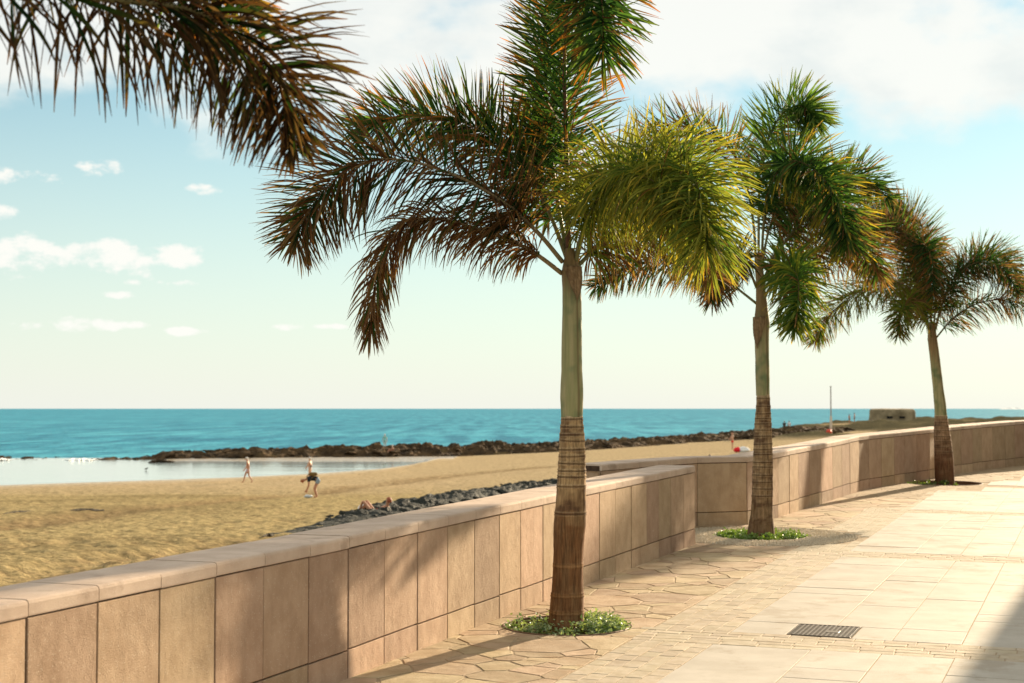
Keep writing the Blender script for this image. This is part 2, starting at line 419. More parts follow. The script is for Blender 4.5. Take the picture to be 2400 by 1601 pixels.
def build_sea():
    R = 30000.0
    m = bpy.data.materials.new('sea_water'); m.use_nodes = True; nt = m.node_tree; bs = nt.nodes['Principled BSDF']
    geo = nd(nt, 'ShaderNodeNewGeometry')
    def nz(sx, sy, sc, det):
        mp = nd(nt, 'ShaderNodeMapping'); nt.links.new(geo.outputs['Position'], mp.inputs[0]); mp.inputs['Scale'].default_value = (sx, sy, 1)
        n = nd(nt, 'ShaderNodeTexNoise'); nt.links.new(mp.outputs[0], n.inputs['Vector']); n.inputs['Scale'].default_value = sc
        n.inputs['Detail'].default_value = det; n.inputs['Roughness'].default_value = 0.6
        return n.outputs[0]
    patch = nz(0.35, 1, 0.02, 5); rip = nz(1, 0.09, 0.22, 7)
    chop = nz(1, 0.55, 0.35, 5)
    col = mix_col(nt, smooth(nt, patch, 0.35, 0.65), (0.02, 0.18, 0.26), (0.04, 0.25, 0.325))
    col = mix_col(nt, math_n(nt, 'MULTIPLY', smooth(nt, chop, 0.42, 0.68), 0.5), col, (0.04, 0.30, 0.36))
    col = mix_col(nt, smooth(nt, rip, 0.36, 0.64), mix_col(nt, 1.0, col, (0.62, 0.72, 0.80), 'MULTIPLY'), mix_col(nt, 1.0, col, (1.7, 1.25, 1.22), 'MULTIPLY'))
    nt.links.new(col, bs.inputs['Base Color'])
    bs.inputs['Roughness'].default_value = 0.45; bs.inputs['Specular IOR Level'].default_value = 0.07
    bs.inputs['IOR'].default_value = 1.2
    bp = nd(nt, 'ShaderNodeBump'); bp.inputs['Strength'].default_value = 1.0; bp.inputs['Distance'].default_value = 0.8
    nt.links.new(math_n(nt, 'ADD', chop, math_n(nt, 'MULTIPLY', nz(0.5, 1, 0.08, 3), 3.0)), bp.inputs['Height']); nt.links.new(bp.outputs[0], bs.inputs['Normal'])
    o = mk('sea', [(-R, 100, SEA_Z - 0.01), (R, 100, SEA_Z - 0.01), (R, R, SEA_Z - 0.01), (-R, R, SEA_Z - 0.01)], [(0, 1, 2, 3)], m)
    tag(o, 'calm turquoise blue sea reaching the horizon', kind='structure')
    m2 = bpy.data.materials.new('pool_water'); m2.use_nodes = True; nt = m2.node_tree; bs = nt.nodes['Principled BSDF']
    bs.inputs['Base Color'].default_value = (0.30, 0.36, 0.37, 1); bs.inputs['Roughness'].default_value = 0.08
    bs.inputs['IOR'].default_value = 1.33; bs.inputs['Specular IOR Level'].default_value = 0.6
    geo = nd(nt, 'ShaderNodeNewGeometry'); mp = nd(nt, 'ShaderNodeMapping'); nt.links.new(geo.outputs['Position'], mp.inputs[0]); mp.inputs['Scale'].default_value = (0.15, 1, 1)
    n = nd(nt, 'ShaderNodeTexNoise'); nt.links.new(mp.outputs[0], n.inputs['Vector']); n.inputs['Scale'].default_value = 0.5; n.inputs['Detail'].default_value = 4
    bp = nd(nt, 'ShaderNodeBump'); bp.inputs['Strength'].default_value = 0.12; bp.inputs['Distance'].default_value = 0.3
    nt.links.new(n.outputs[0], bp.inputs['Height']); nt.links.new(bp.outputs[0], bs.inputs['Normal'])
    nt.links.new(mix_col(nt, n.outputs[0], (0.24, 0.30, 0.31), (0.36, 0.42, 0.42)), bs.inputs['Base Color'])
    pv = [(-120, 80), (-6, 80), (-6, 172), (-40, 172), (-62, 170), (-120, 168)]
    o = mk('tide_pool', [(x, y, SEA_Z + 0.012) for x, y in pv], [tuple(range(len(pv)))], m2)
    tag(o, 'shallow mirror-bright tide pool between the sand and the reef', kind='structure')
build_sea()

M_ROCK = stone('reef_lava_rock', (0.030, 0.022, 0.014), (0.11, 0.068, 0.034), 0.5, 0.9, 0.9, 3, 0, dark=((0.20, 0.135, 0.06), 0.35, 0.56, 0.55), spec=0.03)
for _n in M_ROCK.node_tree.nodes:
    if _n.type == 'BUMP': _n.inputs['Distance'].default_value = 0.25
M_ROCK2 = stone('outcrop_lava_rock', (0.012, 0.014, 0.011), (0.036, 0.037, 0.028), 1.2, 0.8, 0.9, 6, 0, dark=((0.16, 0.135, 0.09), 0.8, 0.64, 0.4), spec=0.12)
for _n in M_ROCK2.node_tree.nodes:
    if _n.type == 'BUMP': _n.inputs['Distance'].default_value = 0.12
def ridge_mesh(name, line, n, wfun, hfun, half, across, mat, label, fs, seed, nrock=60):
    pts = spline([Vector((x, y, 0)) for x, y in line], n)
    V, Fc = [], []
    for i, p in enumerate(pts):
        t = (pts[min(i + 1, n - 1)] - pts[max(i - 1, 0)]).normalized(); nrm = Vector((-t.y, t.x, 0))
        s = i / (n - 1)
        for j in range(across):
            c = j / (across - 1) * 2 - 1
            q = p + nrm * (c * half * wfun(s))
            e = max(0.0, 1 - abs(c) ** 3.5)
            r = 1 - abs(noise.noise(Vector((q.x * fs, q.y * fs, seed)))) * 2
            r2 = noise.cell(Vector((q.x * fs * 2.2, q.y * fs * 2.2, seed)))
            fb = fbm(Vector((q.x * fs * 0.5, q.y * fs * 0.5, seed + 3)), 5)
            h = 0.85 * hfun(s) * e * (0.60 + 0.15 * r + 0.28 * r2 + 0.7 * fb + 0.3 * fbm(Vector((q.x * fs * 3, q.y * fs * 3, seed)), 4)) - (1 - e) * 0.9 
            z = max(T(q.x, q.y), SEA_Z - 0.5) + h
            wob = Vector((fbm(Vector((q.x * fs, q.y * fs, 9.3)), 3), fbm(Vector((q.x * fs, q.y * fs, 19.3)), 3), 0)) * 0.35 / fs * 0.5
            V.append(Vector((q.x, q.y, z)) + wob)
    for i in range(n - 1):
        for j in range(across - 1):
            a = i * across + j; Fc.append((a, a + 1, a + across + 1, a + across))
    o = mk(name, V, Fc, mat)
    tag(o, label, kind='structure')
    rnd = random.Random(int(seed * 7))
    shapes = []
    for b in range(5):
        bm = bmesh.new(); bmesh.ops.create_icosphere(bm, subdivisions=2, radius=1.0)
        for v in bm.verts:
            d = v.co.copy(); k = 1 + 0.45 * noise.noise(d * 1.3 + Vector((b * 7, 0, 0))) + 0.25 * noise.cell(d * 2.2 + Vector((b * 3, 1, 0)))
            v.co = Vector((d.x * k * 1.3, d.y * k, d.z * k * 0.62))
        me = bpy.data.meshes.new('rock'); bm.to_mesh(me); bm.free(); me.materials.append(mat); shapes.append(me)
    for b in range(nrock):
        i = int(rnd.uniform(0.02, 0.98) * n); p = pts[i]; t = (pts[min(i + 1, n - 1)] - pts[max(i - 1, 0)]).normalized(); s = i / (n - 1)
        hh = hfun(s)
        if hh < 0.12: continue
        q = p + Vector((-t.y, t.x, 0)) * rnd.uniform(-0.8, 0.8) * half * wfun(s)
        ob = bpy.data.objects.new('rock', shapes[b % 5]); COL.objects.link(ob); ob.parent = o
        ob.location = (q.x, q.y, max(T(q.x, q.y), SEA_Z - 0.3) + hh * rnd.uniform(0.15, 0.5))
        k = hh * rnd.uniform(0.25, 0.6); ob.scale = (k * rnd.uniform(.9, 1.8), k * rnd.uniform(.8, 1.5), k * rnd.uniform(.6, 1.0)); ob.rotation_euler = (rnd.uniform(-.3, .3), rnd.uniform(-.3, .3), rnd.uniform(0, 6.3))
    return o
def rh(s):
    xs = [0, .10, .16, .22, .26, .33, .40, .48, .55, .63, .72, .80, .88, .95, 1.0]
    hs = [.45, .6, .65, .05, .55, .95, 1.05, 1.25, 1.35, 1.0, .85, .8, .9, 1.0, .7]
    return float(np.interp(s, xs, hs))
ridge_mesh('reef', RIDGE, 520, lambda s: 0.55 + 0.5 * min(1, s * 2), rh, 9.0, 56, M_ROCK, 'long dark brown lava reef between the tide pool and the sea', 0.45, 2.0, 170)
OUT = [hit(640, 1228), hit(760, 1212), hit(860, 1188), hit(960, 1166), hit(1080, 1142), hit(1200, 1122), hit(1310, 1112)]
ridge_mesh('rock_outcrop', [(p.x, p.y) for p in OUT], 300, lambda s: 0.35 + 0.9 * s, lambda s: float(np.interp(s, [0, .2, .4, .6, .8, 1], [.05, .10, .34, .36, .38, .36])), 2.4, 44, M_ROCK2, 'dark grey-green lava rock outcrop in the sand just behind the parapet', 0.9, 5.0, 90)

def build_surf():
    m = stone('surf_foam', (0.75, 0.78, 0.76), (0.85, 0.86, 0.84), 2, 0.9, 0.3, 10, 0)
    for (xa, xb, y, lab) in ((145, 232, 1047, 'white surf breaking in the gap of the reef at left'), (-20, 32, 1049, 'white surf at the far left end of the reef')):
        V, Fc = [], []
        n = 40
        for i in range(n):
            x = xa + (xb - xa) * i / (n - 1); d = 164 + 1.5 * math.sin(i * 0.6)
            p = spot(x, d); w = 0.55 * math.sin(math.pi * i / (n - 1)) * (0.7 + 0.6 * random.random()); h = w * 0.28
            for c, z in ((-1, 0.02), (-0.4, h), (0.3, h * 0.8), (1.0, 0.02)):
                V.append(Vector((p.x, p.y + c * w * 1.6, SEA_Z + 0.02 + z * (0.7 + 0.6 * random.random()))))
        for i in range(n - 1):
            for j in range(3):
                a = i * 4 + j; Fc.append((a, a + 1, a + 5, a + 4))
        tag(mk('surf', V, Fc, m, smooth=True), lab, kind='stuff')
build_surf()

# ------------------------------------------------------------------ promenade paving
A_PX = [57, 224, 371, 502, 616, 723, 815, 900, 978, 1049, 1113, 1171, 1221, 1273, 1320, 1364, 1405, 1443, 1480, 1516, 1545, 1573, 1603, 1629]   # photo x of the joints
def wallA_bottom(px):
    return float(np.interp(px, [-1500, 0, 800, 978, 1110, 1219, 1370, 1443, 1573, 1629], [2470, 1899, 1597, 1525, 1473, 1432, 1373, 1345, 1297, 1276]))
A_PTS = [gp(p / K, wallA_bottom(p) / K) for p in A_PX]
# carry the wall on towards and past the camera, same panel rhythm
_d = (A_PTS[0] - A_PTS[4]).normalized()
for i in range(9):
    p = A_PTS[0] + _d * 0.68; p.z = G(p.x, p.y); A_PTS.insert(0, p)
B_SRC = [(2.22, 18.8), (2.85, 19.02), (3.30, 19.77), (3.65, 20.59), (4.595, 22.725), (5.54, 24.86), (6.6, 26.51), (7.5, 27.9), (8.23, 29.13), (9.34, 30.75), (10.5, 32.18), (12.5, 34.2), (16.0, 37.2), (22.0, 41.0)]
B_H = [.825, .825, .834, .84, .85, .87, .878, .885, .89, .90, .915, .92, .92, .92]
B_CTRL = [(0.98, 17.25)] + B_SRC
B_HC = [.825] + B_H

def wall_v(u):
    us = [to_uv(*p)[0] for p in B_SRC]; vs = [to_uv(*p)[1] for p in B_SRC]
    if u < 16.4: return -4.16
    if u < us[0]: return -5.6
    return float(np.interp(u, us, vs))
PITS = [(10.66, -3.59, 0.44), (17.52, -3.59, 0.50), (27.6, -2.5, 0.62)]
RING = (17.52, -3.59, 1.08)
GRATE = (10.815, 11.315, -2.045, -1.605)

def base_sheet():
    bm = bmesh.new()
    def loop(pts):
        vs = [bm.verts.new(p) for p in pts]
        for i in range(len(vs)): bm.edges.new((vs[i], vs[(i + 1) % len(vs)]))
    h = -0.0035
    out = [w3(-12, -4.3, h)] + [w3(16.3, -4.3, h), w3(16.5, -5.5, h), w3(18.2, -5.5, h)]
    for x, y in B_SRC[0:]:
        out.append(Vector((x, y, G(x, y) + h)))
    out += [w3(60, 12, h), w3(60, 30, h), w3(-12, 30, h)]
    loop(out)
    for u, v, r in PITS:
        loop([w3(u + r * math.cos(a), v + r * math.sin(a), h) for a in [2 * math.pi * k / 40 for k in range(40)]])
    u0, u1, v0, v1 = GRATE
    loop([w3(u0, v0, h), w3(u1, v0, h), w3(u1, v1, h), w3(u0, v1, h)])
    bmesh.ops.triangle_fill(bm, use_beauty=True, use_dissolve=False, edges=bm.edges[:])
    for f in bm.faces:
        if f.normal.z < 0: f.normal_flip()
    me = bpy.data.meshes.new('promenade'); bm.to_mesh(me); bm.free(); me.materials.append(M_JOINT)
    o = bpy.data.objects.new('promenade', me); COL.objects.link(o)
    tag(o, 'sunlit stone-paved seaside promenade', kind='structure')
    return o
PROM = base_sheet()

def seen(p):
    """roughly inside the picture"""
    if p.y < 3: return False
    return abs(p.x / p.y) < 0.345 and (CH - p.z) / p.y < 0.24
UN = Vector((0, -S, 1)).normalized()
def emit(name, pieces, mat, limit, label=None):
    """pieces: list of (verts, faces, centre); nearest ones in view become parts"""
    vis = sorted([p for p in pieces if seen(p[2])], key=lambda p: p[2].length)
    rest = [p for p in pieces if not seen(p[2])] + vis[limit:]
    for v, f, c in vis[:limit]:
        mk(name, v, f, mat, PROM, c)
    if rest:
        V, Fc = join([(v, f) for v, f, c in rest])
        o = mk(name + '_field', V, Fc, mat, PROM); o['kind'] = 'stuff'

def build_slabs():
    rnd = random.Random(5); pieces = []
    cols = [-2.43, -1.78] + [-1.33 + 0.45 * i for i in range(0, 12)]
    bands = [-0.72, 4.77, 10.26, 15.75, 21.24, 26.73, 32.22]
    for ci in range(len(cols) - 1):
        va, vb = cols[ci], cols[ci + 1]
        for bi in range(len(bands) - 1):
            a, b = bands[bi] + 0.54, bands[bi + 1]
            u = a
            first = True
            while u < b - 0.01:
                ln = rnd.choice((0.35, 0.55, 0.7, 0.9, 1.1))
                e = u + ln
                if b - e < 0.3: e = b
                if ci == 0 and abs(u - 10.8) < 0.01: e = 11.33
                if ci == 1 and abs(u - 10.8) < 0.01: e = 11.33
                e = min(e, b)
                pa, pb = va, vb
                if abs(u - 10.8) < 0.01 and ci == 0: pb = GRATE[2] - 0.004
                if abs(u - 10.8) < 0.01 and ci == 1: pa = GRATE[3] + 0.004
                g = 0.0035
                dz = rnd.uniform(-0.0015, 0.002)
                if wall_v((u + e) / 2) + 1.0 < pa or (u < 22):
                    poly = [w3(u + g, pa + g, dz), w3(e - g, pa + g, dz), w3(e - g, pb - g, dz), w3(u + g, pb - g, dz)]
                    v, f = prism(poly, UN, 0.03, 0.002)
                    pieces.append((v, f, sum(poly, Vector()) / 4))
                u = e
    emit('paving_slab', pieces, M_SLAB, 280)
build_slabs()

def build_bricks():
    rnd = random.Random(11); pieces = []
    def brick(u0, u1, v0, v1, g=0.003):
        c = ((u0 + u1) / 2, (v0 + v1) / 2)
        for pu, pv, r in PITS + [RING]:
            if math.hypot(c[0] - pu, c[1] - pv) < r + 0.05: return
        dz = rnd.uniform(-0.0012, 0.0012); j = lambda: rnd.uniform(-0.001, 0.001)
        poly = [w3(u0 + g + j(), v0 + g + j(), dz + j()), w3(u1 - g + j(), v0 + g + j(), dz + j()), w3(u1 - g + j(), v1 - g + j(), dz + j()), w3(u0 + g + j(), v1 - g + j(), dz + j())]
        v, f = prism(poly, UN, 0.03, 0.003)
        pieces.append((v, f, sum(poly, Vector()) / 4))
    for b in (4.77, 10.26, 15.75, 21.24):
        for r in range(5):
            v = -2.98 + rnd.uniform(-0.2, 0)
            while v < 3.2:
                ln = rnd.uniform(0.19, 0.25)
                brick(b + r * 0.108, b + (r + 1) * 0.108, v, v + ln); v += ln
    for r in range(5):
        for lo, hi in ((0.0, 4.77), (5.31, 10.26), (10.80, 15.75), (16.29, 21.24), (21.78, 27.0)):
            u = lo
            while u < hi - 0.01:
                e = u + rnd.choice((0.18, 0.22, 0.27, 0.33))
                if hi - e < 0.12: e = hi
                if wall_v(u) + 1.0 < -3 + r * .11 or u < 22: brick(u, e, -2.98 + r * 0.11, -2.98 + (r + 1) * 0.11)
                u = e
    emit('paving_brick', pieces, M_BRICK, 295)
build_bricks()

def clip_half(poly, px, py, nx, ny):
    """keep the side where (p - P).n <= 0"""
    out = []
    for i in range(len(poly)):
        a, b = poly[i], poly[(i + 1) % len(poly)]
        da = (a[0] - px) * nx + (a[1] - py) * ny; db = (b[0] - px) * nx + (b[1] - py) * ny
        if da <= 0: out.append(a)
        if (da < 0 < db) or (db < 0 < da):
            t = da / (da - db); out.append((a[0] + (b[0] - a[0]) * t, a[1] + (b[1] - a[1]) * t))
    return out
def build_flags():
    rnd = random.Random(21); seeds = []
    u = 3.0
    tries = 0
    cand = []
    while tries < 9000:
        tries += 1
        uu = rnd.uniform(2.5, 40); wv = wall_v(uu)
        vmax = -2.98 if uu < 22 else max(-2.98, wv + 1.2)
        vv = rnd.uniform(wv - 0.12, vmax + 0.1)
        rad = rnd.choice((0.12, 0.17, 0.22, 0.29)) * (1.0 if uu < 20 else 1.35)
        ok = True
        for s in seeds:
            if abs(s[0] - uu) < 0.6 and (s[0] - uu) ** 2 + (s[1] - vv) ** 2 < ((s[2] + rad) * 0.62) ** 2: ok = False; break
        if ok: seeds.append((uu, vv, rad))
    pieces = []
    for i, (a, b, ra) in enumerate(seeds):
        poly = [(a - 0.5, b - 0.45), (a + 0.5, b - 0.45), (a + 0.5, b + 0.45), (a - 0.5, b + 0.45)]
        for j, (c, d, rb) in enumerate(seeds):
            if i == j or abs(c - a) > 1.0 or abs(d - b) > 1.0: continue
            dx, dy = c - a, d - b; L = math.hypot(dx, dy)
            t = 0.5 + 0.5 * (ra * ra - rb * rb) / (L * L)
            poly = clip_half(poly, a + dx * t, b + dy * t, dx, dy)
            if len(poly) < 3: break
        vmax = -2.985 if a < 22 else max(-2.985, wall_v(a) + 1.2)
        poly = clip_half(poly, 0, vmax, 0, 1) if len(poly) >= 3 else poly
        if len(poly) < 3: continue
        cu = sum(p[0] for p in poly) / len(poly); cv = sum(p[1] for p in poly) / len(poly)
        if any(math.hypot(cu - pu, cv - pv) < r + 0.02 for pu, pv, r in PITS + [RING]): continue
        # roughen the outline, keep it out of the tree pits
        dens = []
        for k in range(len(poly)):
            p, q = poly[k], poly[(k + 1) % len(poly)]
            L = math.hypot(q[0] - p[0], q[1] - p[1]); m = 3 if L > 0.28 else (2 if L > 0.12 else 1)
            for s in range(m):
                t = s / m; dens.append((p[0] + (q[0] - p[0]) * t, p[1] + (q[1] - p[1]) * t))
        g = rnd.uniform(0.003, 0.007); out = []
        for p in dens:
            L = math.hypot(p[0] - cu, p[1] - cv)
            if L < 1e-4: continue
            k = max(0.3, 1 - g * 1.25 / L); w = rnd.uniform(-0.007, 0.004)
            x, y = cu + (p[0] - cu) * (k + w / max(L, .05)), cv + (p[1] - cv) * (k + w / max(L, .05))
            for pu, pv, r in PITS + [RING]:
                rr = math.hypot(x - pu, y - pv)
                if rr < r + 0.03: x, y = pu + (x - pu) / rr * (r + 0.03), pv + (y - pv) / rr * (r + 0.03)
            out.append((x, y))
        if len(out) < 4: continue
        tu, tv, dz = rnd.gauss(0, 0.004), rnd.gauss(0, 0.004), rnd.uniform(-0.0005, 0.002)
        P = [w3(x, y, dz + (x - cu) * tu + (y - cv) * tv) for x, y in out]
        v, f = prism(P, UN, 0.035, 0.0025)
        pieces.append((v, f, sum(P, Vector()) / len(P)))
    emit('flagstone', pieces, M_FLAG, 295)
build_flags()

def build_pebble_ring():
    rnd = random.Random(3); u0, v0, R = RING; parts = []
    r = PITS[1][2] + 0.04; V, Fc = [], []
    while r < R - 0.01:
        n = int(2 * math.pi * r / 0.038)
        for k in range(n):
            a = 2 * math.pi * (k + rnd.uniform(-.25, .25)) / n; rr = r + rnd.uniform(-.005, .005)
            c = w3(u0 + rr * math.cos(a), v0 + rr * math.sin(a), -0.006); s = rnd.uniform(0.012, 0.018); h = rnd.uniform(0.012, 0.02)
            b = len(V); o = rnd.uniform(0, 6)
            for q in range(6):
                w = o + q * math.pi / 3; V.append(c + Vector((math.cos(w) * s, math.sin(w) * s * 0.8, 0)))
            for q in range(6):
                w = o + q * math.pi / 3; V.append(c + Vector((math.cos(w) * s * .6, math.sin(w) * s * .5, h)))
            for q in range(6):
                Fc.append((b + q, b + (q + 1) % 6, b + 6 + (q + 1) % 6, b + 6 + q))
            Fc.append(tuple(b + 6 + q for q in range(6)))
        r += 0.034
    o = mk('pebble_ring', V, Fc, M_PEBBLE, PROM); o['kind'] = 'stuff'
build_pebble_ring()

def build_pits():
    for i, (u, v, r) in enumerate(PITS):
        n = 48; V, Fc = [], []
        prof = [(r + 0.016, 0.000), (r + 0.012, 0.004), (r + 0.003, 0.004), (r - 0.002, 0.001), (r - 0.002, -0.09)]
        for k in range(n):
            a = 2 * math.pi * k / n
            for rr, h in prof: V.append(w3(u + rr * math.cos(a), v + rr * math.sin(a), h))
        m = len(prof)
        for k in range(n):
            for j in range(m - 1):
                b = ((k + 1) % n) * m; Fc.append((k * m + j, k * m + j + 1, b + j + 1, b + j))
        rim = mk('pit_rim', V, Fc, M_RIM if i != 1 else M_BRICK, PROM)
        V, Fc = [w3(u, v, -0.03)], []
        rings = 8
        for j in range(1, rings + 1):
            for k in range(n):
                a = 2 * math.pi * k / n; rr = (r + 0.01) * j / rings
                V.append(w3(u + rr * math.cos(a), v + rr * math.sin(a), -0.055 + random.uniform(-.008, .012)))
        for k in range(n):
            Fc.append((0, 1 + k, 1 + (k + 1) % n))
            for j in range(rings - 1):
                a = 1 + j * n; Fc.append((a + k, a + n + k, a + n + (k + 1) % n, a + (k + 1) % n))
        mk('pit_soil', V, Fc, M_SOIL, PROM, smooth=True)
build_pits()

def build_grate():
    u0, u1, v0, v1 = GRATE
    g = empty('drain_grate', w3((u0 + u1) / 2, (v0 + v1) / 2))
    tag(g, 'square rusty iron drain grate set flush in the pale slabs', 'drain grate')
    def bar(a, b, c, d, h0=-0.02, h1=0.004):
        return prism([w3(a, c, h1), w3(b, c, h1), w3(b, d, h1), w3(a, d, h1)], UN, h1 - h0, 0.0015)
    e = 0.014
    V, Fc = join([bar(u0 + .003, u0 + e, v0 + .003, v1 - .003), bar(u1 - e, u1 - .003, v0 + .003, v1 - .003), bar(u0 + e, u1 - e, v0 + .003, v0 + e), bar(u0 + e, u1 - e, v1 - e, v1 - .003)])
    mk('frame', V, Fc, M_IRON, g)
    n = 13
    st = (v1 - v0 - 2 * e) / n
    for k in range(1, n):
        c = v0 + e + k * st
        v, f = bar(u0 + e, u1 - e, c - 0.0055, c + 0.0055, -0.018, 0.003); mk('bar', v, f, M_IRON, g)
    st = (u1 - u0 - 2 * e) / n
    for k in range(1, n):
        c = u0 + e + k * st
        v, f = bar(c - 0.010, c + 0.010, v0 + e, v1 - e, -0.016, 0.0022); mk('bar', v, f, M_IRON, g)
    v, f = bar(u0 + .17, u0 + .26, v0 + .24, v0 + .33, -0.01, 0.0045); mk('lifting_plate', v, f, M_IRON, g)
    p = [w3(a, b, -0.10) for a, b in ((u0 - .01, v0 - .01), (u1 + .01, v0 - .01), (u1 + .01, v1 + .01), (u0 - .01, v1 + .01))]
    q = [w3(a, b, -0.012) for a, b in ((u0 - .01, v0 - .01), (u1 + .01, v0 - .01), (u1 + .01, v1 + .01), (u0 - .01, v1 + .01))]
    mk('drain_box', p + q, [(0, 1, 2, 3)] + [(i, (i + 1) % 4, 4 + (i + 1) % 4, 4 + i) for i in range(4)], M_DARK, g)
build_grate()

# ------------------------------------------------------------------ parapet walls
CAP_H, CAP_W, COURSE = 0.072, 0.40, 0.165
def build_wall(name, pts, heights, label, end_at_last=False, gap=(0.0028, 0.0045), seed=1):
    rnd = random.Random(seed)
    root = empty(name, pts[len(pts) // 2]); tag(root, label, 'wall')
    n = len(pts)
    nrm = []
    for i in range(n):
        t = (pts[min(i + 1, n - 1)] - pts[max(i - 1, 0)]); t.z = 0; t.normalize()
        nrm.append(Vector((t.y, -t.x, 0)))            # towards the promenade
    # core: dark mortar behind the joints, rendered back down to the sand
    V, Fc = [], []
    for i, p in enumerate(pts):
        f = p - nrm[i] * 0.022; b = p - nrm[i] * (CAP_W - 0.03)
        zb = p.z - 0.1; zt = p.z + heights[i] - 0.02
        V += [Vector((f.x, f.y, zb)), Vector((f.x, f.y, zt)), Vector((b.x, b.y, zt)), Vector((b.x, b.y, min(-0.8, T(b.x, b.y) - 0.8)))]
    for i in range(n - 1):
        for j in range(3): Fc.append((i * 4 + j, i * 4 + j + 1, i * 4 + 5 + j, i * 4 + 4 + j))
    Fc += [(0, 1, 2, 3), tuple((n - 1) * 4 + k for k in (3, 2, 1, 0))]
    core = mk('core', V, Fc, M_MORTAR, root)
    core.data.materials.append(M_SEAWALL)
    for p_ in core.data.polygons:
        if p_.index < (n - 1) * 3 and p_.index % 3 == 2: p_.material_index = 1
    for i in range(n - 1):
        a, b = pts[i].copy(), pts[i + 1].copy(); na, nb = nrm[i], nrm[i + 1]
        t = (b - a).normalized(); g = rnd.uniform(*gap)
        fn = Vector(((na + nb).x, (na + nb).y, 0)).normalized()
        pr = rnd.uniform(-0.002, 0.003)
        a2, b2 = a + t * g + fn * pr, b - t * g + fn * pr
        up = Vector((0, 0, 1)); ha, hb = heights[i], heights[i + 1]
        la = COURSE + rnd.uniform(-.004, .004); lb = la + rnd.uniform(-.003, .003)
        lo = [a2 - up * 0.03, b2 - up * 0.03, b2 + up * (lb - .004), a2 + up * (la - .004)]
        v, f = prism(lo, fn, 0.024, 0.0035); mk('base_panel', v, f, M_PANEL, root, sum(lo, Vector()) / 4)
        hi = [a2 + up * (la + .004), b2 + up * (lb + .004), b2 + up * (hb - CAP_H - .005), a2 + up * (ha - CAP_H - .005)]
        v, f = prism(hi, fn, 0.024, 0.0035); mk('wall_panel', v, f, M_PANEL, root, sum(hi, Vector()) / 4)
        # cap stone: rounded front edge, a few mm proud of the panels
        prof = [(0.006, -CAP_H + .002), (0.008, -CAP_H + .008), (0.008, -0.018), (0.004, -0.006), (-0.006, -0.001), (-0.02, 0.0), (-CAP_W + .014, 0.0), (-CAP_W + .004, -0.003), (-CAP_W, -0.012), (-CAP_W, -CAP_H + .002)]
        V = []
        zz = rnd.uniform(-0.002, 0.002); gg = 0.0022
        for (p, nn, h, s) in ((a, na, ha, 1), (b, nb, hb, -1)):
            for x, z in prof:
                V.append(p + nn * x + t * (s * gg) + up * (h + z + zz))
        k = len(prof)
        Fc = [(j, (j + 1) % k, k + (j + 1) % k, k + j) for j in range(k)] + [tuple(range(k))[::-1], tuple(k + j for j in range(k))]
        mk('cap_stone', V, Fc, M_CAP, root, sum(V, Vector()) / len(V))
    return root, nrm
def end_panels(root, p, nrm, h):
    """clad the free end of the wall"""
    n = Vector((-nrm.y, nrm.x, 0))
    up = Vector((0, 0, 1)); a = p + n * 0.022; b = p - nrm * (CAP_W - .01) + n * 0.022
    for z0, z1 in ((-0.03, COURSE - .004), (COURSE + .004, h - CAP_H - .005)):
        q = [a + up * z0, b + up * z0, b + up * z1, a + up * z1]
        v, f = prism(q, n, 0.024, 0.004); mk('end_panel', v, f, M_PANEL, root, sum(q, Vector()) / 4)
hA = [0.8325] * 9 + [float(np.interp(p, [0, 800, 1629], [0.8325, 0.8325, 0.838])) for p in A_PX]
rootA, nA = build_wall('parapet_wall', A_PTS, hA, 'nearer stone parapet in front of which the largest palm stands, ending at a square corner', gap=(0.0045, 0.0075), seed=4)
end_panels(rootA, A_PTS[-1], nA[-1], hA[-1])
# far wall resampled to panel lengths
def resample(ctrl, hs, lens):
    Q = [Vector((x, y, h)) for (x, y), h in zip(ctrl, hs)]; P = [a.lerp(b, i / 40) for a, b in zip(Q[:-1], Q[1:]) for i in range(40)] + [Q[-1]]
    out = [P[0]]; acc = 0; k = 0
    for a, b in zip(P[:-1], P[1:]):
        acc += math.hypot(b.x - a.x, b.y - a.y)
        if acc >= lens[k % len(lens)]:
            out.append(b); acc = 0; k += 1
    out.append(P[-1])
    return [Vector((p.x, p.y, G(p.x, p.y))) for p in out], [p.z for p in out]
ptsB, hB = resample(B_CTRL, B_HC, (0.72, 0.62, 0.55, 0.66, 0.5, 0.58, 0.62, 0.48, 0.6, 0.7))
rootB, nB = build_wall('parapet_wall', ptsB, hB, 'farther curving stone parapet behind the middle and right palms, half in shade', gap=(0.004, 0.009), seed=9)
nb0 = nB[0]; end_panels(rootB, ptsB[0] - Vector((-nb0.y, nb0.x, 0)) * 0.044, nb0, hB[0])

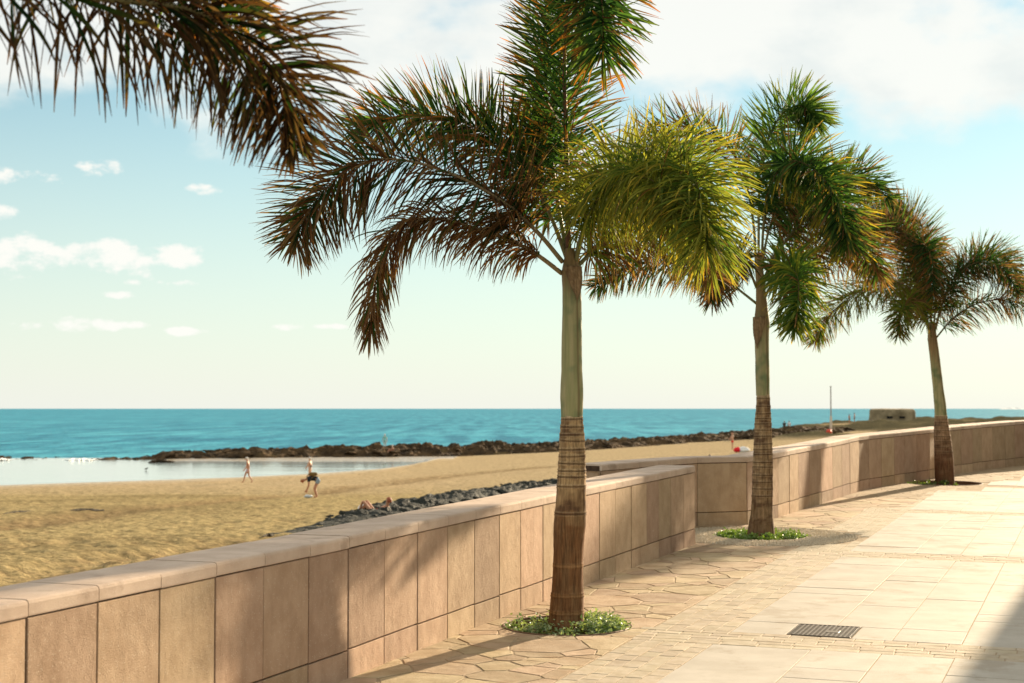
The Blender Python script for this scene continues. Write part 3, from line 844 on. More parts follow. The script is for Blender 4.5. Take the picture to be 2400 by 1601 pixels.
# ------------------------------------------------------------------ palms
GREEN = (0.031, 0.080, 0.020); GREEN2 = (0.072, 0.150, 0.032); DEEP = (0.013, 0.038, 0.016); YELLOW = (0.19, 0.21, 0.03); BROWN = (0.15, 0.062, 0.026); BROWN2 = (0.06, 0.025, 0.012); TAN = (0.26, 0.17, 0.085); ORANGE = (0.42, 0.12, 0.015); GOLD = (0.42, 0.30, 0.03)
def lerp3(a, b, t): return tuple(x + (y - x) * t for x, y in zip(a, b))
def frond(tree, ctrl, L, n, t0=0.22, droop=0.5, brown=0.1, dk=1.0, pal=(DEEP, GREEN, GREEN2), tip=ORANGE, tipp=0.3, spread=68, w=0.021, seed=0, rad=0.017, stalk=(0.16, 0.15, 0.06), updown=0.0, taper=0.5):
    rnd = random.Random(seed)
    pts = spline(ctrl, 60)
    rr = [max(0.0025, rad * (1 - i / 59) ** 0.8) for i in range(60)]
    V, Fc = tube(pts, rr, 6)
    cols = [lerp3(stalk, lerp3(stalk, BROWN, 0.6), (i // 6) / 60) for i in range(len(V))]
    fo = mk('frond', V, Fc, M_RACHIS, tree, smooth=True, cols=cols)
    V, Fc, C = [], [], []
    Z = Vector((0, 0, 1))
    n = int(n * 0.8)
    for q in range(n):
        s = (q + rnd.random()) / n
        t = t0 + (1 - t0) * s
        f = t * 59; k = min(int(f), 58); p = pts[k].lerp(pts[k + 1], f - k)
        Tn = (pts[min(k + 2, 59)] - pts[max(k - 1, 0)]).normalized()
        N1 = Tn.cross(Z)
        if N1.length < 0.15: N1 = Tn.cross(Vector((0.3, -0.9, 0.1)))
        N1.normalize(); N2 = N1.cross(Tn)
        ph = (q % 8) * math.pi / 4 + 0.35 * math.sin(q * 0.013 + seed) + rnd.gauss(0, 0.10)
        a = math.radians(min(84, spread * 1.18) * (1 - 0.32 * s ** 4) + rnd.gauss(0, 5))
        d = Tn * math.cos(a) + (N1 * math.cos(ph) + N2 * math.sin(ph)) * math.sin(a)
        l = 1.22 * L * (0.62 + 0.38 * min(1, s / 0.12)) * (1 - taper * max(0, (s - 0.62) / 0.38) ** 1.3) * rnd.uniform(0.86, 1.06) * (0.7 if rnd.random() < 0.06 else 1)
        dr = droop * 0.72 * rnd.uniform(0.4, 1.6) * (1 - 0.7 * s * s) * (1 if rnd.random() > 0.12 else 2.2)
        dead = rnd.random() < brown
        if dead: base = lerp3(BROWN2, BROWN, rnd.random()); base = lerp3(base, TAN, rnd.random() ** 2 * 0.8); dr *= 1.25
        else:
            x = rnd.random() * (len(pal) - 1); i0 = min(int(x), len(pal) - 2); base = lerp3(pal[i0], pal[i0 + 1], x - i0)
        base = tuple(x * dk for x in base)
        tc = base
        if not dead and rnd.random() < tipp: tc = lerp3(tip, BROWN, rnd.random() * 0.6)
        elif not dead: tc = lerp3(base, BROWN, 0.25)
        else: tc = lerp3(base, TAN, rnd.random() * 0.5 * dk)
        side = d.cross(Vector((rnd.gauss(0, .6), rnd.gauss(0, .6), rnd.gauss(0, .6))) + Tn * 0.9)
        if side.length < 1e-3: side = N1.copy()
        side.normalize()
        ww = w * 0.92 * rnd.uniform(0.75, 1.15) * (0.75 if dead else 1.0); segs = 5
        b = len(V); prof = (0.45, 0.9, 1.0, 0.95, 0.7, 0.16)
        bend = Vector((rnd.gauss(0, .06), rnd.gauss(0, .06), rnd.gauss(0, .06)))
        for j in range(segs + 1):
            side = (side - d * side.dot(d)).normalized()
            hw = side * (ww * prof[j] * 0.5)
            V.append(p - hw); V.append(p + hw)
            mx = max(0.0, (j - 2.2) / 2.8)
            c = lerp3(base, tc, mx ** 1.2); C.append(c); C.append(c)
            d = (d - Z * (dr * (0.25 + 0.25 * j)) * 0.34 + Tn * 0.03 + bend * 0.35).normalized()
            p = p + d * (l / segs)
        for j in range(segs):
            e = b + 2 * j; Fc.append((e, e + 1, e + 3, e + 2))
    lf = mk('leaflets', V, Fc, M_LEAF, fo, cols=C)
    lf['kind'] = 'stuff'
    return fo

def px_lathe(prof, depth, base_y_px=None, rows=140, seg=28, seed=0, rough=0.004, ring=None, colf=None):
    """prof: list of (y, xl, xr) in photo coordinates down a stem; returns world verts, faces, colours"""
    prof = sorted(prof, key=lambda q: -q[0])
    ys = [q[0] for q in prof][::-1]; xl = [q[1] for q in prof][::-1]; xr = [q[2] for q in prof][::-1]
    y_lo, y_hi = prof[0][0], prof[-1][0]
    V, Fc, C = [], [], []
    for i in range(rows):
        y = y_lo + (y_hi - y_lo) * i / (rows - 1)
        a = float(np.interp(y, ys, xl)); b = float(np.interp(y, ys, xr))
        c = at((a + b) / 2, y, depth); r = (b - a) / 2 * K * depth / F
        rg, rc = ring(y) if ring else (0.0, None)
        for k in range(seg):
            w = 2 * math.pi * k / seg
            nn = Vector((math.cos(w), math.sin(w), 0))
            nz = fbm(Vector((nn.x * 1.5, nn.y * 1.5, c.z * 3 + seed)), 4)
            q = c + nn * (r + nz * rough + rg)
            V.append(q); C.append(colf(y, w, nz, q))
    for i in range(rows - 1):
        for k in range(seg):
            j = (k + 1) % seg; Fc.append((i * seg + k, i * seg + j, (i + 1) * seg + j, (i + 1) * seg + k))
    Fc.append(tuple((rows - 1) * seg + k for k in range(seg)))
    return V, Fc, C
def make_rings(y0, y1, step, seed, low=()):
    rnd = random.Random(seed); out = []; y = y0
    while y < y1:
        out.append((y, rnd.uniform(-0.4, 0.4))); y += step * rnd.uniform(0.7, 1.35)
    return out + [(l, 0.2) for l in low]
def palm_stem(tree, trunk_prof, shaft_prof, depth, rings, ring_zone, seed, sheath_y, upper=(0.34, 0.225, 0.11), lower=(0.15, 0.072, 0.030)):
    ys_r = [r[0] for r in rings]
    m1 = K * depth / F
    def near(y, w):
        # tilt of each scar round the stem
        return min(((abs(y - (r + o * 0.012 / m1 * math.sin(w + r)))) for r, o in rings), default=99) * m1
    def ring(y):
        d = min((abs(y - r) for r in ys_r), default=99) * m1
        return (0.006 * math.exp(-((d - 0.007) / 0.007) ** 2) - 0.004 * math.exp(-(d / 0.004) ** 2), None)
    lo, hi = ring_zone; y_top = min(q[0] for q in trunk_prof)
    def colf(y, w, nz, q):
        t = min(1, max(0, (y - lo) / (hi - lo)))
        n2 = fbm(Vector((q.x * 9, q.y * 9, q.z * 14 + seed)), 4); n3 = fbm(Vector((q.x * 40, q.y * 40, q.z * 2.0 + seed)), 3)
        t2 = min(1, max(0, t + n2 * 0.35))
        c = lerp3(upper, lower, t2)
        c = lerp3(c, (0.15, 0.085, 0.04), min(1, max(0, n3 * 1.4 + 0.1)))
        if t2 < 0.8: c = lerp3(c, (0.10, 0.055, 0.03), min(0.8, max(0, n2 * 1.6 + 0.1)))
        d = near(y, w)
        if y < y_top + 10: c = lerp3((0.44, 0.33, 0.19), c, max(0, (y - y_top) / 10))
        if t < 0.97: c = lerp3(c, (0.055, 0.026, 0.014), 0.85 * math.exp(-(d / 0.0055) ** 2)); c = lerp3(c, (0.42, 0.30, 0.17), 0.4 * math.exp(-((d - 0.012) / 0.004) ** 2))
        else: c = lerp3(c, (0.30, 0.17, 0.075), 0.6 * math.exp(-(d / 0.01) ** 2))
        return c
    V, Fc, C = px_lathe(trunk_prof, depth, rows=230, seg=32, seed=seed, rough=0.006, ring=ring, colf=colf)
    mk('trunk', V, Fc, M_TRUNK, tree, smooth=True, cols=C)
    def cols(y, w, nz, q):
        n2 = fbm(Vector((q.x * 30, q.y * 30, q.z * 1.2 + seed)), 4); n3 = fbm(Vector((q.x * 6, q.y * 6, q.z * 6 + seed)), 3)
        c = lerp3((0.245, 0.235, 0.105), (0.33, 0.28, 0.145), min(1, max(0, 0.5 + n2)))
        c = lerp3(c, (0.12, 0.16, 0.075), min(0.8, max(0, n3 * 1.5)))
        c = lerp3(c, (0.22, 0.12, 0.05), min(0.7, max(0, (sheath_y + 40 - y) / 80 + n2 * 0.5)))
        split = abs(math.sin(w - 5.3)) < 0.06 and math.cos(w - 5.3) > 0
        return lerp3(c, (0.12, 0.07, 0.03), 0.75) if split else c
    V, Fc, C = px_lathe(shaft_prof, depth, rows=90, seg=32, seed=seed + 5, rough=0.004, colf=cols)
    mk('crownshaft', V, Fc, M_SHAFT, tree, smooth=True, cols=C)
def sheath_wrap(tree, prof, depth, seed, a0, a1):
    """a dry split leaf base partly wrapping the stem"""
    ys = [q[0] for q in prof]; V, Fc, C = [], [], []
    n, m = 18, 14; rnd = random.Random(seed)
    for i in range(n):
        s = i / (n - 1); y = ys[0] + (ys[-1] - ys[0]) * s
        o = sorted(prof); a = float(np.interp(y, [q[0] for q in o], [q[1] for q in o])); b = float(np.interp(y, [q[0] for q in o], [q[2] for q in o]))
        c = at((a + b) / 2, y, depth); r = (b - a) / 2 * K * depth / F + 0.003
        sp_ = max(0.06, 1.0 - s ** 1.4)
        for j in range(m):
            w = a0 + (a1 - a0) * (0.5 + (j / (m - 1) - 0.5) * sp_)
            lift = 0.004 * (1 if j in (0, m - 1) else 0) + 0.003 * rnd.random()
            V.append(c + Vector((math.cos(w), math.sin(w), 0)) * (r + lift)); C.append(lerp3((0.15, 0.09, 0.045), (0.25, 0.17, 0.09), rnd.random()))
    for i in range(n - 1):
        for j in range(m - 1):
            k = i * m + j; Fc.append((k, k + 1, k + m + 1, k + m))
    o = mk('dry_sheath', V, Fc, M_TRUNK, tree, smooth=True, cols=C)
    md = o.modifiers.new('thickness', 'SOLIDIFY'); md.thickness = 0.003

def C_(depth, *p): return [at(x, y, depth + d) for x, y, d in p]

# --- largest palm, mid picture
D1 = 11.24
p1 = empty('palm_tree', w3(10.66, -3.59))
tag(p1, 'tallest foxtail palm in the middle, brown drooping fronds on its left', 'palm tree', 'foxtail palms planted along the promenade')
palm_stem(p1,
          [(1462, 1253, 1343), (1440, 1257, 1340), (1400, 1262, 1339), (1340, 1267, 1338), (1300, 1269, 1338), (1250, 1270, 1341), (1205, 1271, 1346), (1160, 1276, 1347), (1100, 1280, 1345), (1050, 1283, 1344), (1000, 1285, 1342), (960, 1288, 1338), (955, 1288, 1338)],
          [(958, 1287.5, 1338.5), (945, 1287, 1339), (915, 1285.5, 1340), (890, 1286.5, 1339.5), (850, 1289, 1337), (780, 1290, 1336), (700, 1291, 1335), (660, 1291, 1334), (625, 1289, 1333), (600, 1294, 1328), (570, 1299, 1318)],
          D1, make_rings(962, 1120, 17, 3, (1178, 1297, 1365, 1404)), (1085, 1230), 3, 660)
sheath_wrap(p1, [(612, 1290, 1333), (650, 1291, 1334), (690, 1291, 1335)], D1, 3, -2.3, 0.2)
frond(p1, C_(D1, (1306, 600, 0), (1303, 470, 0.02), (1300, 320, 0.05), (1296, 170, 0.0), (1302, 30, -0.15), (1330, -70, -0.4), (1368, -60, -0.65), (1384, 30, -0.85), (1383, 120, -0.95)), 0.43, 1150, 0.13, 0.10, 0.05, spread=62, tipp=0.33, seed=1, rad=0.022, stalk=(0.13, 0.065, 0.035), taper=0.35)
frond(p1, C_(D1, (1300, 590, 0), (1268, 505, 0.1), (1236, 440, 0.15), (1180, 362, 0.25), (1114, 306, 0.3), (1037, 274, 0.3), (934, 268, 0.25), (822, 292, 0.2)), 0.42, 800, 0.30, 0.16, 0.12, spread=60, tipp=0.42, seed=2, stalk=(0.2, 0.17, 0.08))
frond(p1, C_(D1, (1292, 602, 0), (1245, 545, -0.1), (1200, 500, -0.2), (1165, 471, -0.25), (1062, 410, -0.45), (934, 369, -0.55), (832, 375, -0.6), (755, 425, -0.6), (704, 492, -0.6), (676, 555, -0.6)), 0.45, 1000, 0.17, 0.30, 0.68, dk=0.75, pal=(DEEP, GREEN), tip=BROWN, tipp=0.8, spread=62, seed=3, stalk=(0.24, 0.19, 0.10))
frond(p1, C_(D1, (1290, 628, 0), (1250, 597, -0.1), (1216, 574, -0.15), (1165, 550, -0.2), (1088, 523, -0.3), (1011, 503, -0.35), (945, 512, -0.4), (899, 553, -0.4), (868, 625, -0.4), (854, 700, -0.38), (853, 760, -0.35)), 0.31, 760, 0.13, 1.7, 0.93, pal=(GREEN, GREEN), tip=BROWN, tipp=0.8, spread=44, seed=4, stalk=(0.24, 0.18, 0.09), w=0.019, taper=0.45)
frond(p1, C_(D1, (1318, 605, 0), (1345, 515, -0.12), (1400, 430, -0.35), (1470, 380, -0.65), (1545, 375, -0.95), (1596, 420, -1.2), (1615, 500, -1.35), (1624, 575, -1.45)), 0.40, 1500, 0.14, 0.95, 0.03, pal=(GREEN2, (0.13, 0.16, 0.03), (0.25, 0.26, 0.045)), tip=GOLD, tipp=0.3, spread=66, seed=5, taper=0.3, w=0.0145)
frond(p1, C_(D1, (1320, 608, 0), (1350, 500, -0.3), (1405, 425, -0.6), (1470, 405, -0.9), (1525, 440, -1.1), (1545, 510, -1.2)), 0.40, 850, 0.14, 1.2, 0.03, pal=((0.07, 0.12, 0.025), (0.14, 0.165, 0.03), (0.26, 0.27, 0.05)), tip=GOLD, tipp=0.25, spread=66, seed=9, taper=0.3, w=0.0145)
frond(p1, C_(D1, (1304, 595, 0), (1280, 460, 0.25), (1262, 320, 0.45), (1255, 190, 0.55), (1262, 70, 0.5), (1285, -40, 0.4)), 0.36, 700, 0.3, 0.1, 0.1, spread=60, tipp=0.5, seed=8)
frond(p1, C_(D1, (1322, 615, 0), (1370, 570, 0.2), (1430, 530, 0.4), (1510, 520, 0.6), (1590, 560, 0.75), (1640, 640, 0.8)), 0.36, 560, 0.12, 0.8, 0.72, pal=(GREEN, YELLOW), tip=BROWN, tipp=0.7, spread=62, seed=6)
frond(p1, C_(D1, (1302, 595, 0), (1275, 520, 0.3), (1240, 440, 0.6), (1220, 350, 0.9), (1222, 270, 1.1)), 0.38, 420, 0.30, 0.3, 0.2, spread=62, tipp=0.6, seed=7)

# --- second palm
D2 = 17.66
p2 = empty('palm_tree', w3(17.52, -3.59))
tag(p2, 'palm in the pebble-ringed pit beside the wall corner, second from the right', 'palm tree', 'foxtail palms planted along the promenade')
palm_stem(p2,
          [(1240, 1712, 1781), (1228, 1715, 1778), (1180, 1724, 1774), (1130, 1727, 1774), (1080, 1728, 1774), (1030, 1730, 1773), (980, 1733, 1772), (940, 1735, 1770), (905, 1737, 1767)],
          [(908, 1736, 1767), (870, 1735, 1767), (820, 1734, 1766), (770, 1732, 1766), (740, 1731, 1767), (700, 1735, 1762), (660, 1735, 1757), (620, 1735, 1753), (580, 1738, 1749)],
          D2, make_rings(915, 1150, 14, 8, ()), (1130, 1235), 8, 745, upper=(0.30, 0.20, 0.105), lower=(0.155, 0.09, 0.05))
sheath_wrap(p2, [(728, 1730, 1768), (760, 1731, 1767), (800, 1733, 1767)], D2, 5, -3.6, -1.2)
frond(p2, C_(D2, (1742, 640, 0), (1742, 520, 0.1), (1745, 400, 0.1), (1766, 315, 0.0), (1803, 255, -0.2), (1844, 245, -0.4), (1870, 275, -0.5)), 0.40, 873, 0.2, 0.12, 0.04, pal=(GREEN, GREEN2, (0.09, 0.15, 0.03)), tip=YELLOW, tipp=0.4, spread=60, w=0.023, seed=11, taper=0.35)
frond(p2, C_(D2, (1738, 640, 0), (1728, 500, 0.3), (1700, 380, 0.6), (1640, 312, 0.8), (1560, 300, 0.9), (1480, 330, 0.9), (1425, 395, 0.8)), 0.42, 804, 0.25, 0.10, 0.55, tip=BROWN, tipp=0.7, spread=62, w=0.023, seed=12)
frond(p2, C_(D2, (1748, 640, 0), (1755, 500, -0.3), (1782, 400, -0.7), (1830, 370, -1.0), (1890, 410, -1.2), (1930, 480, -1.3), (1948, 560, -1.3)), 0.44, 1092, 0.18, 0.30, 0.10, pal=(DEEP, GREEN, GREEN2), tip=GOLD, tipp=0.4, spread=64, w=0.023, seed=13, taper=0.3)
frond(p2, C_(D2, (1738, 698, 0), (1705, 672, 0.1), (1660, 638, 0.2), (1590, 612, 0.4), (1500, 604, 0.5), (1430, 618, 0.5), (1365, 660, 0.5)), 0.36, 644, 0.2, 0.9, 0.35, pal=(DEEP, GREEN), tip=BROWN, tipp=0.6, spread=58, w=0.023, seed=14)
frond(p2, C_(D2, (1750, 650, 0), (1790, 560, 0.5), (1840, 470, 0.9), (1910, 415, 1.2), (1980, 405, 1.3), (2040, 455, 1.3)), 0.40, 736, 0.2, 0.25, 0.15, spread=62, tip=BROWN, tipp=0.3, w=0.023, seed=15)
frond(p2, C_(D2, (1752, 690, 0), (1780, 640, -0.5), (1812, 615, -1.0), (1832, 640, -1.4), (1832, 700, -1.6), (1824, 755, -1.65)), 0.36, 598, 0.2, 0.8, 0.08, pal=(GREEN, GREEN2, YELLOW), tip=GOLD, tipp=0.2, spread=62, w=0.023, seed=16)
frond(p2, C_(D2, (1737, 660, 0), (1710, 600, -0.4), (1680, 590, -0.8), (1650, 630, -1.1), (1634, 690, -1.2)), 0.32, 413, 0.22, 0.7, 0.5, pal=(DEEP, GREEN), tip=BROWN, tipp=0.7, spread=60, w=0.023, seed=17)
frond(p2, C_(D2, (1752, 665, 0), (1800, 610, 0.3), (1870, 580, 0.6), (1950, 585, 0.8), (2030, 640, 0.9)), 0.38, 598, 0.15, 0.7, 0.7, pal=(GREEN, YELLOW), tip=BROWN, tipp=0.7, spread=62, w=0.023, seed=18)
frond(p2, C_(D2, (1745, 640, 0), (1765, 530, 0.2), (1800, 460, 0.4), (1860, 440, 0.5), (1920, 490, 0.6), (1940, 570, 0.6)), 0.40, 644, 0.2, 0.4, 0.35, pal=(DEEP, GREEN), tip=BROWN, tipp=0.4, spread=62, w=0.023, seed=19)

# --- third palm
D3 = 26.72
p3 = empty('palm_tree', w3(27.6, -2.5))
tag(p3, 'rightmost and most distant palm, trunk leaning left, fronds cut by the photo edge', 'palm tree', 'foxtail palms planted along the promenade')
palm_stem(p3,
          [(1118, 2145, 2193), (1105, 2147, 2191), (1060, 2146, 2189), (1010, 2145, 2183), (980, 2145, 2178), (953, 2146, 2174)],
          [(956, 2146, 2174), (930, 2145, 2172), (890, 2142, 2166), (850, 2138, 2161), (810, 2134, 2156), (780, 2130, 2152), (740, 2132, 2146)],
          D3, make_rings(957, 1040, 11, 12, ()), (985, 1075), 12, 815, upper=(0.26, 0.16, 0.09), lower=(0.13, 0.06, 0.03))
frond(p3, C_(D3, (2140, 775, 0), (2110, 700, -0.4), (2060, 655, -0.9), (2000, 660, -1.4), (1940, 690, -1.7), (1895, 735, -1.8), (1872, 780, -1.8)), 0.42, 837, 0.15, 0.6, 0.4, pal=(GREEN, YELLOW, GREEN2), tip=BROWN, tipp=0.4, spread=60, w=0.0225, seed=21)
frond(p3, C_(D3, (2140, 770, 0), (2130, 650, 0.2), (2095, 560, 0.4), (2040, 510, 0.5), (1980, 500, 0.5), (1920, 540, 0.5)), 0.47, 945, 0.18, 0.35, 0.6, pal=(GREEN, GREEN2), tip=BROWN, tipp=0.6, spread=64, w=0.0225, seed=22)
frond(p3, C_(D3, (2144, 770, 0), (2165, 690, 0.2), (2205, 620, 0.4), (2260, 585, 0.5), (2315, 600, 0.5), (2350, 660, 0.5)), 0.42, 864, 0.12, 0.45, 0.2, pal=(DEEP, GREEN), tip=BROWN, tipp=0.4, spread=62, w=0.0225, seed=23)
frond(p3, C_(D3, (2146, 780, 0), (2190, 730, -0.2), (2250, 695, -0.4), (2320, 690, -0.5), (2390, 715, -0.5), (2430, 770, -0.5)), 0.40, 810, 0.10, 0.6, 0.45, pal=(DEEP, GREEN), tip=BROWN, tipp=0.5, spread=60, w=0.0225, seed=24)
frond(p3, C_(D3, (2140, 775, 0), (2115, 690, 0.5), (2090, 600, 0.9), (2070, 520, 1.1), (2050, 470, 1.2)), 0.42, 702, 0.15, 0.25, 0.35, pal=(DEEP, GREEN), tip=BROWN, tipp=0.5, spread=58, w=0.0225, seed=25)
frond(p3, C_(D3, (2140, 780, 0), (2120, 720, -0.6), (2090, 690, -1.1), (2070, 720, -1.5), (2062, 770, -1.6)), 0.36, 567, 0.15, 0.8, 0.25, pal=(GREEN, YELLOW), tip=BROWN, tipp=0.4, spread=62, w=0.0225, seed=26)
frond(p3, C_(D3, (2140, 775, 0), (2128, 650, -0.3), (2088, 550, -0.6), (2030, 515, -0.8), (1970, 545, -0.9)), 0.45, 1026, 0.15, 0.35, 0.6, pal=(GREEN, GREEN2), tip=BROWN, tipp=0.6, spread=64, w=0.0225, seed=28)
frond(p3, C_(D3, (2138, 780, 0), (2120, 680, -0.2), (2110, 600, -0.5), (2120, 560, -0.9), (2140, 600, -1.2), (2142, 680, -1.3)), 0.40, 702, 0.15, 0.5, 0.35, pal=(DEEP, GREEN), tip=ORANGE, tipp=0.3, spread=62, w=0.0225, seed=27)

frond(p3, C_(D3, (2142, 772, 0), (2150, 660, 0.1), (2140, 570, 0.2), (2100, 500, 0.2), (2050, 480, 0.2), (1995, 515, 0.2)), 0.42, 900, 0.18, 0.35, 0.5, pal=(DEEP, GREEN), tip=BROWN, tipp=0.5, spread=64, w=0.0225, seed=41)
frond(p3, C_(D3, (2143, 775, 0), (2172, 680, -0.4), (2225, 610, -0.8), (2290, 610, -1.1), (2340, 670, -1.2)), 0.40, 800, 0.14, 0.5, 0.35, pal=(DEEP, GREEN), tip=BROWN, tipp=0.4, spread=62, w=0.0225, seed=42)
frond(p2, C_(D2, (1750, 655, 0), (1800, 560, -0.2), (1860, 500, -0.4), (1930, 500, -0.6), (1990, 560, -0.7), (2015, 630, -0.7)), 0.38, 700, 0.2, 0.45, 0.55, pal=(GREEN, GREEN2), tip=BROWN, tipp=0.6, spread=62, w=0.023, seed=43)

# --- nearest palm: trunk left of the frame, one frond reaches in at the top left
bp0 = w3(3.15, -3.62)
p0 = empty('palm_tree', bp0)
tag(p0, 'nearest palm, only its drooping frond shows at the top left corner', 'palm tree', 'foxtail palms planted along the promenade')
def stem0():
    ring_z = [1.15 + 0.07 * i for i in range(12)]
    pts = [bp0 + Vector((0, 0, z)) for z in np.linspace(-0.06, 1.7, 90)]
    V, Fc = tube(pts, [0.135 - 0.03 * min(1, i / 80) + (0.004 if any(abs(p.z - bp0.z - r) < .012 for r in ring_z) else 0) for i, p in enumerate(pts)], 24)
    mk('trunk', V, Fc, M_TRUNK, p0, smooth=True, cols=[lerp3((0.13, 0.065, 0.03), (0.3, 0.22, 0.13), min(1, max(0, (v.z - 0.7) / 0.6 + fbm(v * 8) * .4))) for v in V])
    pts = [bp0 + Vector((0, 0, z)) for z in np.linspace(1.68, 2.75, 30)]
    V, Fc = tube(pts, [float(np.interp(i, [0, 6, 20, 29], [0.085, 0.09, 0.072, 0.045])) for i in range(30)], 24)
    mk('crownshaft', V, Fc, M_SHAFT, p0, smooth=True, cols=[(0.26, 0.25, 0.12) for v in V])
stem0()
top0 = bp0 + Vector((0, 0, 2.6))
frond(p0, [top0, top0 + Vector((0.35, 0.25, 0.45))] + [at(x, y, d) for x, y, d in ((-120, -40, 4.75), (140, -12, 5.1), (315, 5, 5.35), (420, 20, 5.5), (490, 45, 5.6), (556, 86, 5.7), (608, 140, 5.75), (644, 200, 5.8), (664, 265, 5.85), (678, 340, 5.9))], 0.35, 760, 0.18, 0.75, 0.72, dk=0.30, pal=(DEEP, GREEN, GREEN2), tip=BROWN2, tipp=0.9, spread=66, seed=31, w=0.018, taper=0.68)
frond(p0, [top0, top0 + Vector((0.3, 0.3, 0.7))] + [at(x, y, d) for x, y, d in ((-100, -150, 4.9), (200, -120, 5.3), (390, -80, 5.6), (500, -25, 5.8), (570, 30, 5.95))], 0.25, 360, 0.2, 0.5, 0.3, pal=(GREEN, GREEN2, YELLOW), tip=ORANGE, tipp=0.6, spread=62, seed=32, w=0.018)
frond(p0, [top0, top0 + Vector((-0.5, -0.1, 0.6)), top0 + Vector((-1.3, -0.3, 0.7)), top0 + Vector((-1.9, -0.5, 0.2))], 0.4, 300, 0.2, 0.5, 0.3, seed=33)
frond(p0, [top0, top0 + Vector((-0.2, -0.6, 0.7)), top0 + Vector((-0.3, -1.4, 0.8)), top0 + Vector((-0.4, -2.0, 0.2))], 0.4, 300, 0.2, 0.5, 0.3, seed=34)

# ------------------------------------------------------------------ ground cover in the pits
def cover(pit, n, label, hmax, pal, size, arcs, seed):
    rnd = random.Random(seed); u, v, r = pit; V, Fc, C = [], [], []
    clumps = []
    for _ in range(n // 14):
        a = rnd.choice(arcs); a = rnd.uniform(*a); rr = r * math.sqrt(rnd.uniform(0.12, 1.02))
        clumps.append((u + rr * math.cos(a), v + rr * math.sin(a), rnd.uniform(0.35, 1) * hmax * (1.0 if rr < r * 0.85 else 0.6)))
    for q in range(n):
        cu, cv, h = rnd.choice(clumps)
        b = w3(cu + rnd.gauss(0, .022), cv + rnd.gauss(0, .022), -0.04 + h * rnd.random() ** 0.6)
        d = Vector((rnd.gauss(0, 1), rnd.gauss(0, 1), rnd.gauss(0.35, 0.5))).normalized(); s = size * rnd.uniform(0.6, 1.25)
        sd = d.cross(Vector((rnd.gauss(0, .4), rnd.gauss(0, .4), 1))).normalized() * s * 0.33; upn = sd.cross(d).normalized() * s * 0.1
        k = len(V)
        V += [b, b + d * s * .45 - sd + upn, b + d * s * .5, b + d * s * .45 + sd + upn, b + d * s]
        c = lerp3(pal[0], pal[1], rnd.random()); C += [c] * 5
        Fc += [(k, k + 1, k + 2), (k, k + 2, k + 3), (k + 1, k + 4, k + 2), (k + 2, k + 4, k + 3)]
    o = mk('ground_cover', V, Fc, M_COVER, origin=w3(u, v), cols=C)
    tag(o, label, 'ground cover', kind='stuff')
full = [(0, 2 * math.pi)]
cover(PITS[0], 5200, 'bushy green ground cover filling the pit of the tallest palm', 0.12, ((0.07, 0.14, 0.03), (0.34, 0.42, 0.20)), 0.03, [(0, 4.9), (0, 2.2), (5.75, 6.28)], 1)
cover(PITS[1], 3600, 'bright green weeds around the palm in the pebble ring', 0.10, ((0.08, 0.16, 0.02), (0.22, 0.33, 0.06)), 0.034, [(-0.2, 2.0), (2.4, 4.2), (4.3, 6.0)], 2)
cover(PITS[2], 420, 'sparse grass tufts in the pit of the farthest palm', 0.09, ((0.06, 0.12, 0.02), (0.15, 0.2, 0.05)), 0.05, [(2.6, 4.4)], 3)

# ------------------------------------------------------------------ building right of the frame (its roof edge shades the near slabs)
def build_house():
    H = 4.0; k = H / math.tan(SUN_EL)
    su, sv = SUN_H.x * UX + SUN_H.y * UY, SUN_H.x * UY - SUN_H.y * UX
    def line_v(u): return -0.82 + (u - k * su - 9.43) * (0.20 / 4.42) + k * sv
    u0, u1 = 12.0, 62.0
    m = stone('building_render', (0.62, 0.55, 0.43), (0.72, 0.65, 0.52), 1.2, 0.9, 0.2, 60, 0)
    mw = plain('window_glass', (0.06, 0.08, 0.09), 0.1); mf = plain('window_frame_paint', (0.7, 0.68, 0.62), 0.5)
    root = empty('promenade_building', w3((u0 + u1) / 2, line_v((u0 + u1) / 2)))
    tag(root, 'low cream building on the landward side whose roof shades the bottom right slabs', 'building')
    zt = lambda u, v: G(*w2(u, v))
    A, B = (u0, line_v(u0)), (u1, line_v(u1)); Cc, Dd = (u1, line_v(u1) + 8), (u0, line_v(u0) + 8)
    z0 = 0.0
    P = [A, B, Cc, Dd]
    # roof edge keeps a constant height above the paving where its shadow lands
    tops = [w3(u, v).z - S * k * SUN_H.y + H for u, v in P]
    V = [w3(u, v, -0.3) for u, v in P] + [Vector((*w2(u, v), t - 0.3)) for (u, v), t in zip(P, tops)]
    mk('wall', V, [(0, 1, 5, 4), (1, 2, 6, 5), (2, 3, 7, 6), (3, 0, 4, 7)], m, root)
    V2 = [Vector((*w2(u, v), t - 0.3)) for (u, v), t in zip(P, tops)] + [Vector((*w2(u, v), t)) for (u, v), t in zip(P, tops)]
    mk('roof_parapet', V2, [(0, 1, 5, 4), (1, 2, 6, 5), (2, 3, 7, 6), (3, 0, 4, 7), (4, 5, 6, 7), (0, 3, 2, 1)], M_CAP, root)
    for i in range(9):
        a = u0 + 2.5 + i * 5.4; b = a + (1.3 if i % 2 else 2.0); lo = 0.05 if i % 2 else 0.9
        va, vb = line_v(a), line_v(b)
        q = [w3(a, va - .03, lo), w3(b, vb - .03, lo), w3(b, vb - .03, 2.3), w3(a, va - .03, 2.3)]
        nrm = Vector((-UY, UX, 0))
        v, f = prism(q, nrm, 0.06, 0.01); o = mk('door' if i % 2 else 'window', v, f, mf, root)
        c = sum(q, Vector()) / 4; q2 = [c + (p - c) * 0.86 + nrm * 0.006 for p in q]
        v, f = prism(q2, nrm, 0.02, 0.004); mk('pane', v, f, mw, o)
build_house()

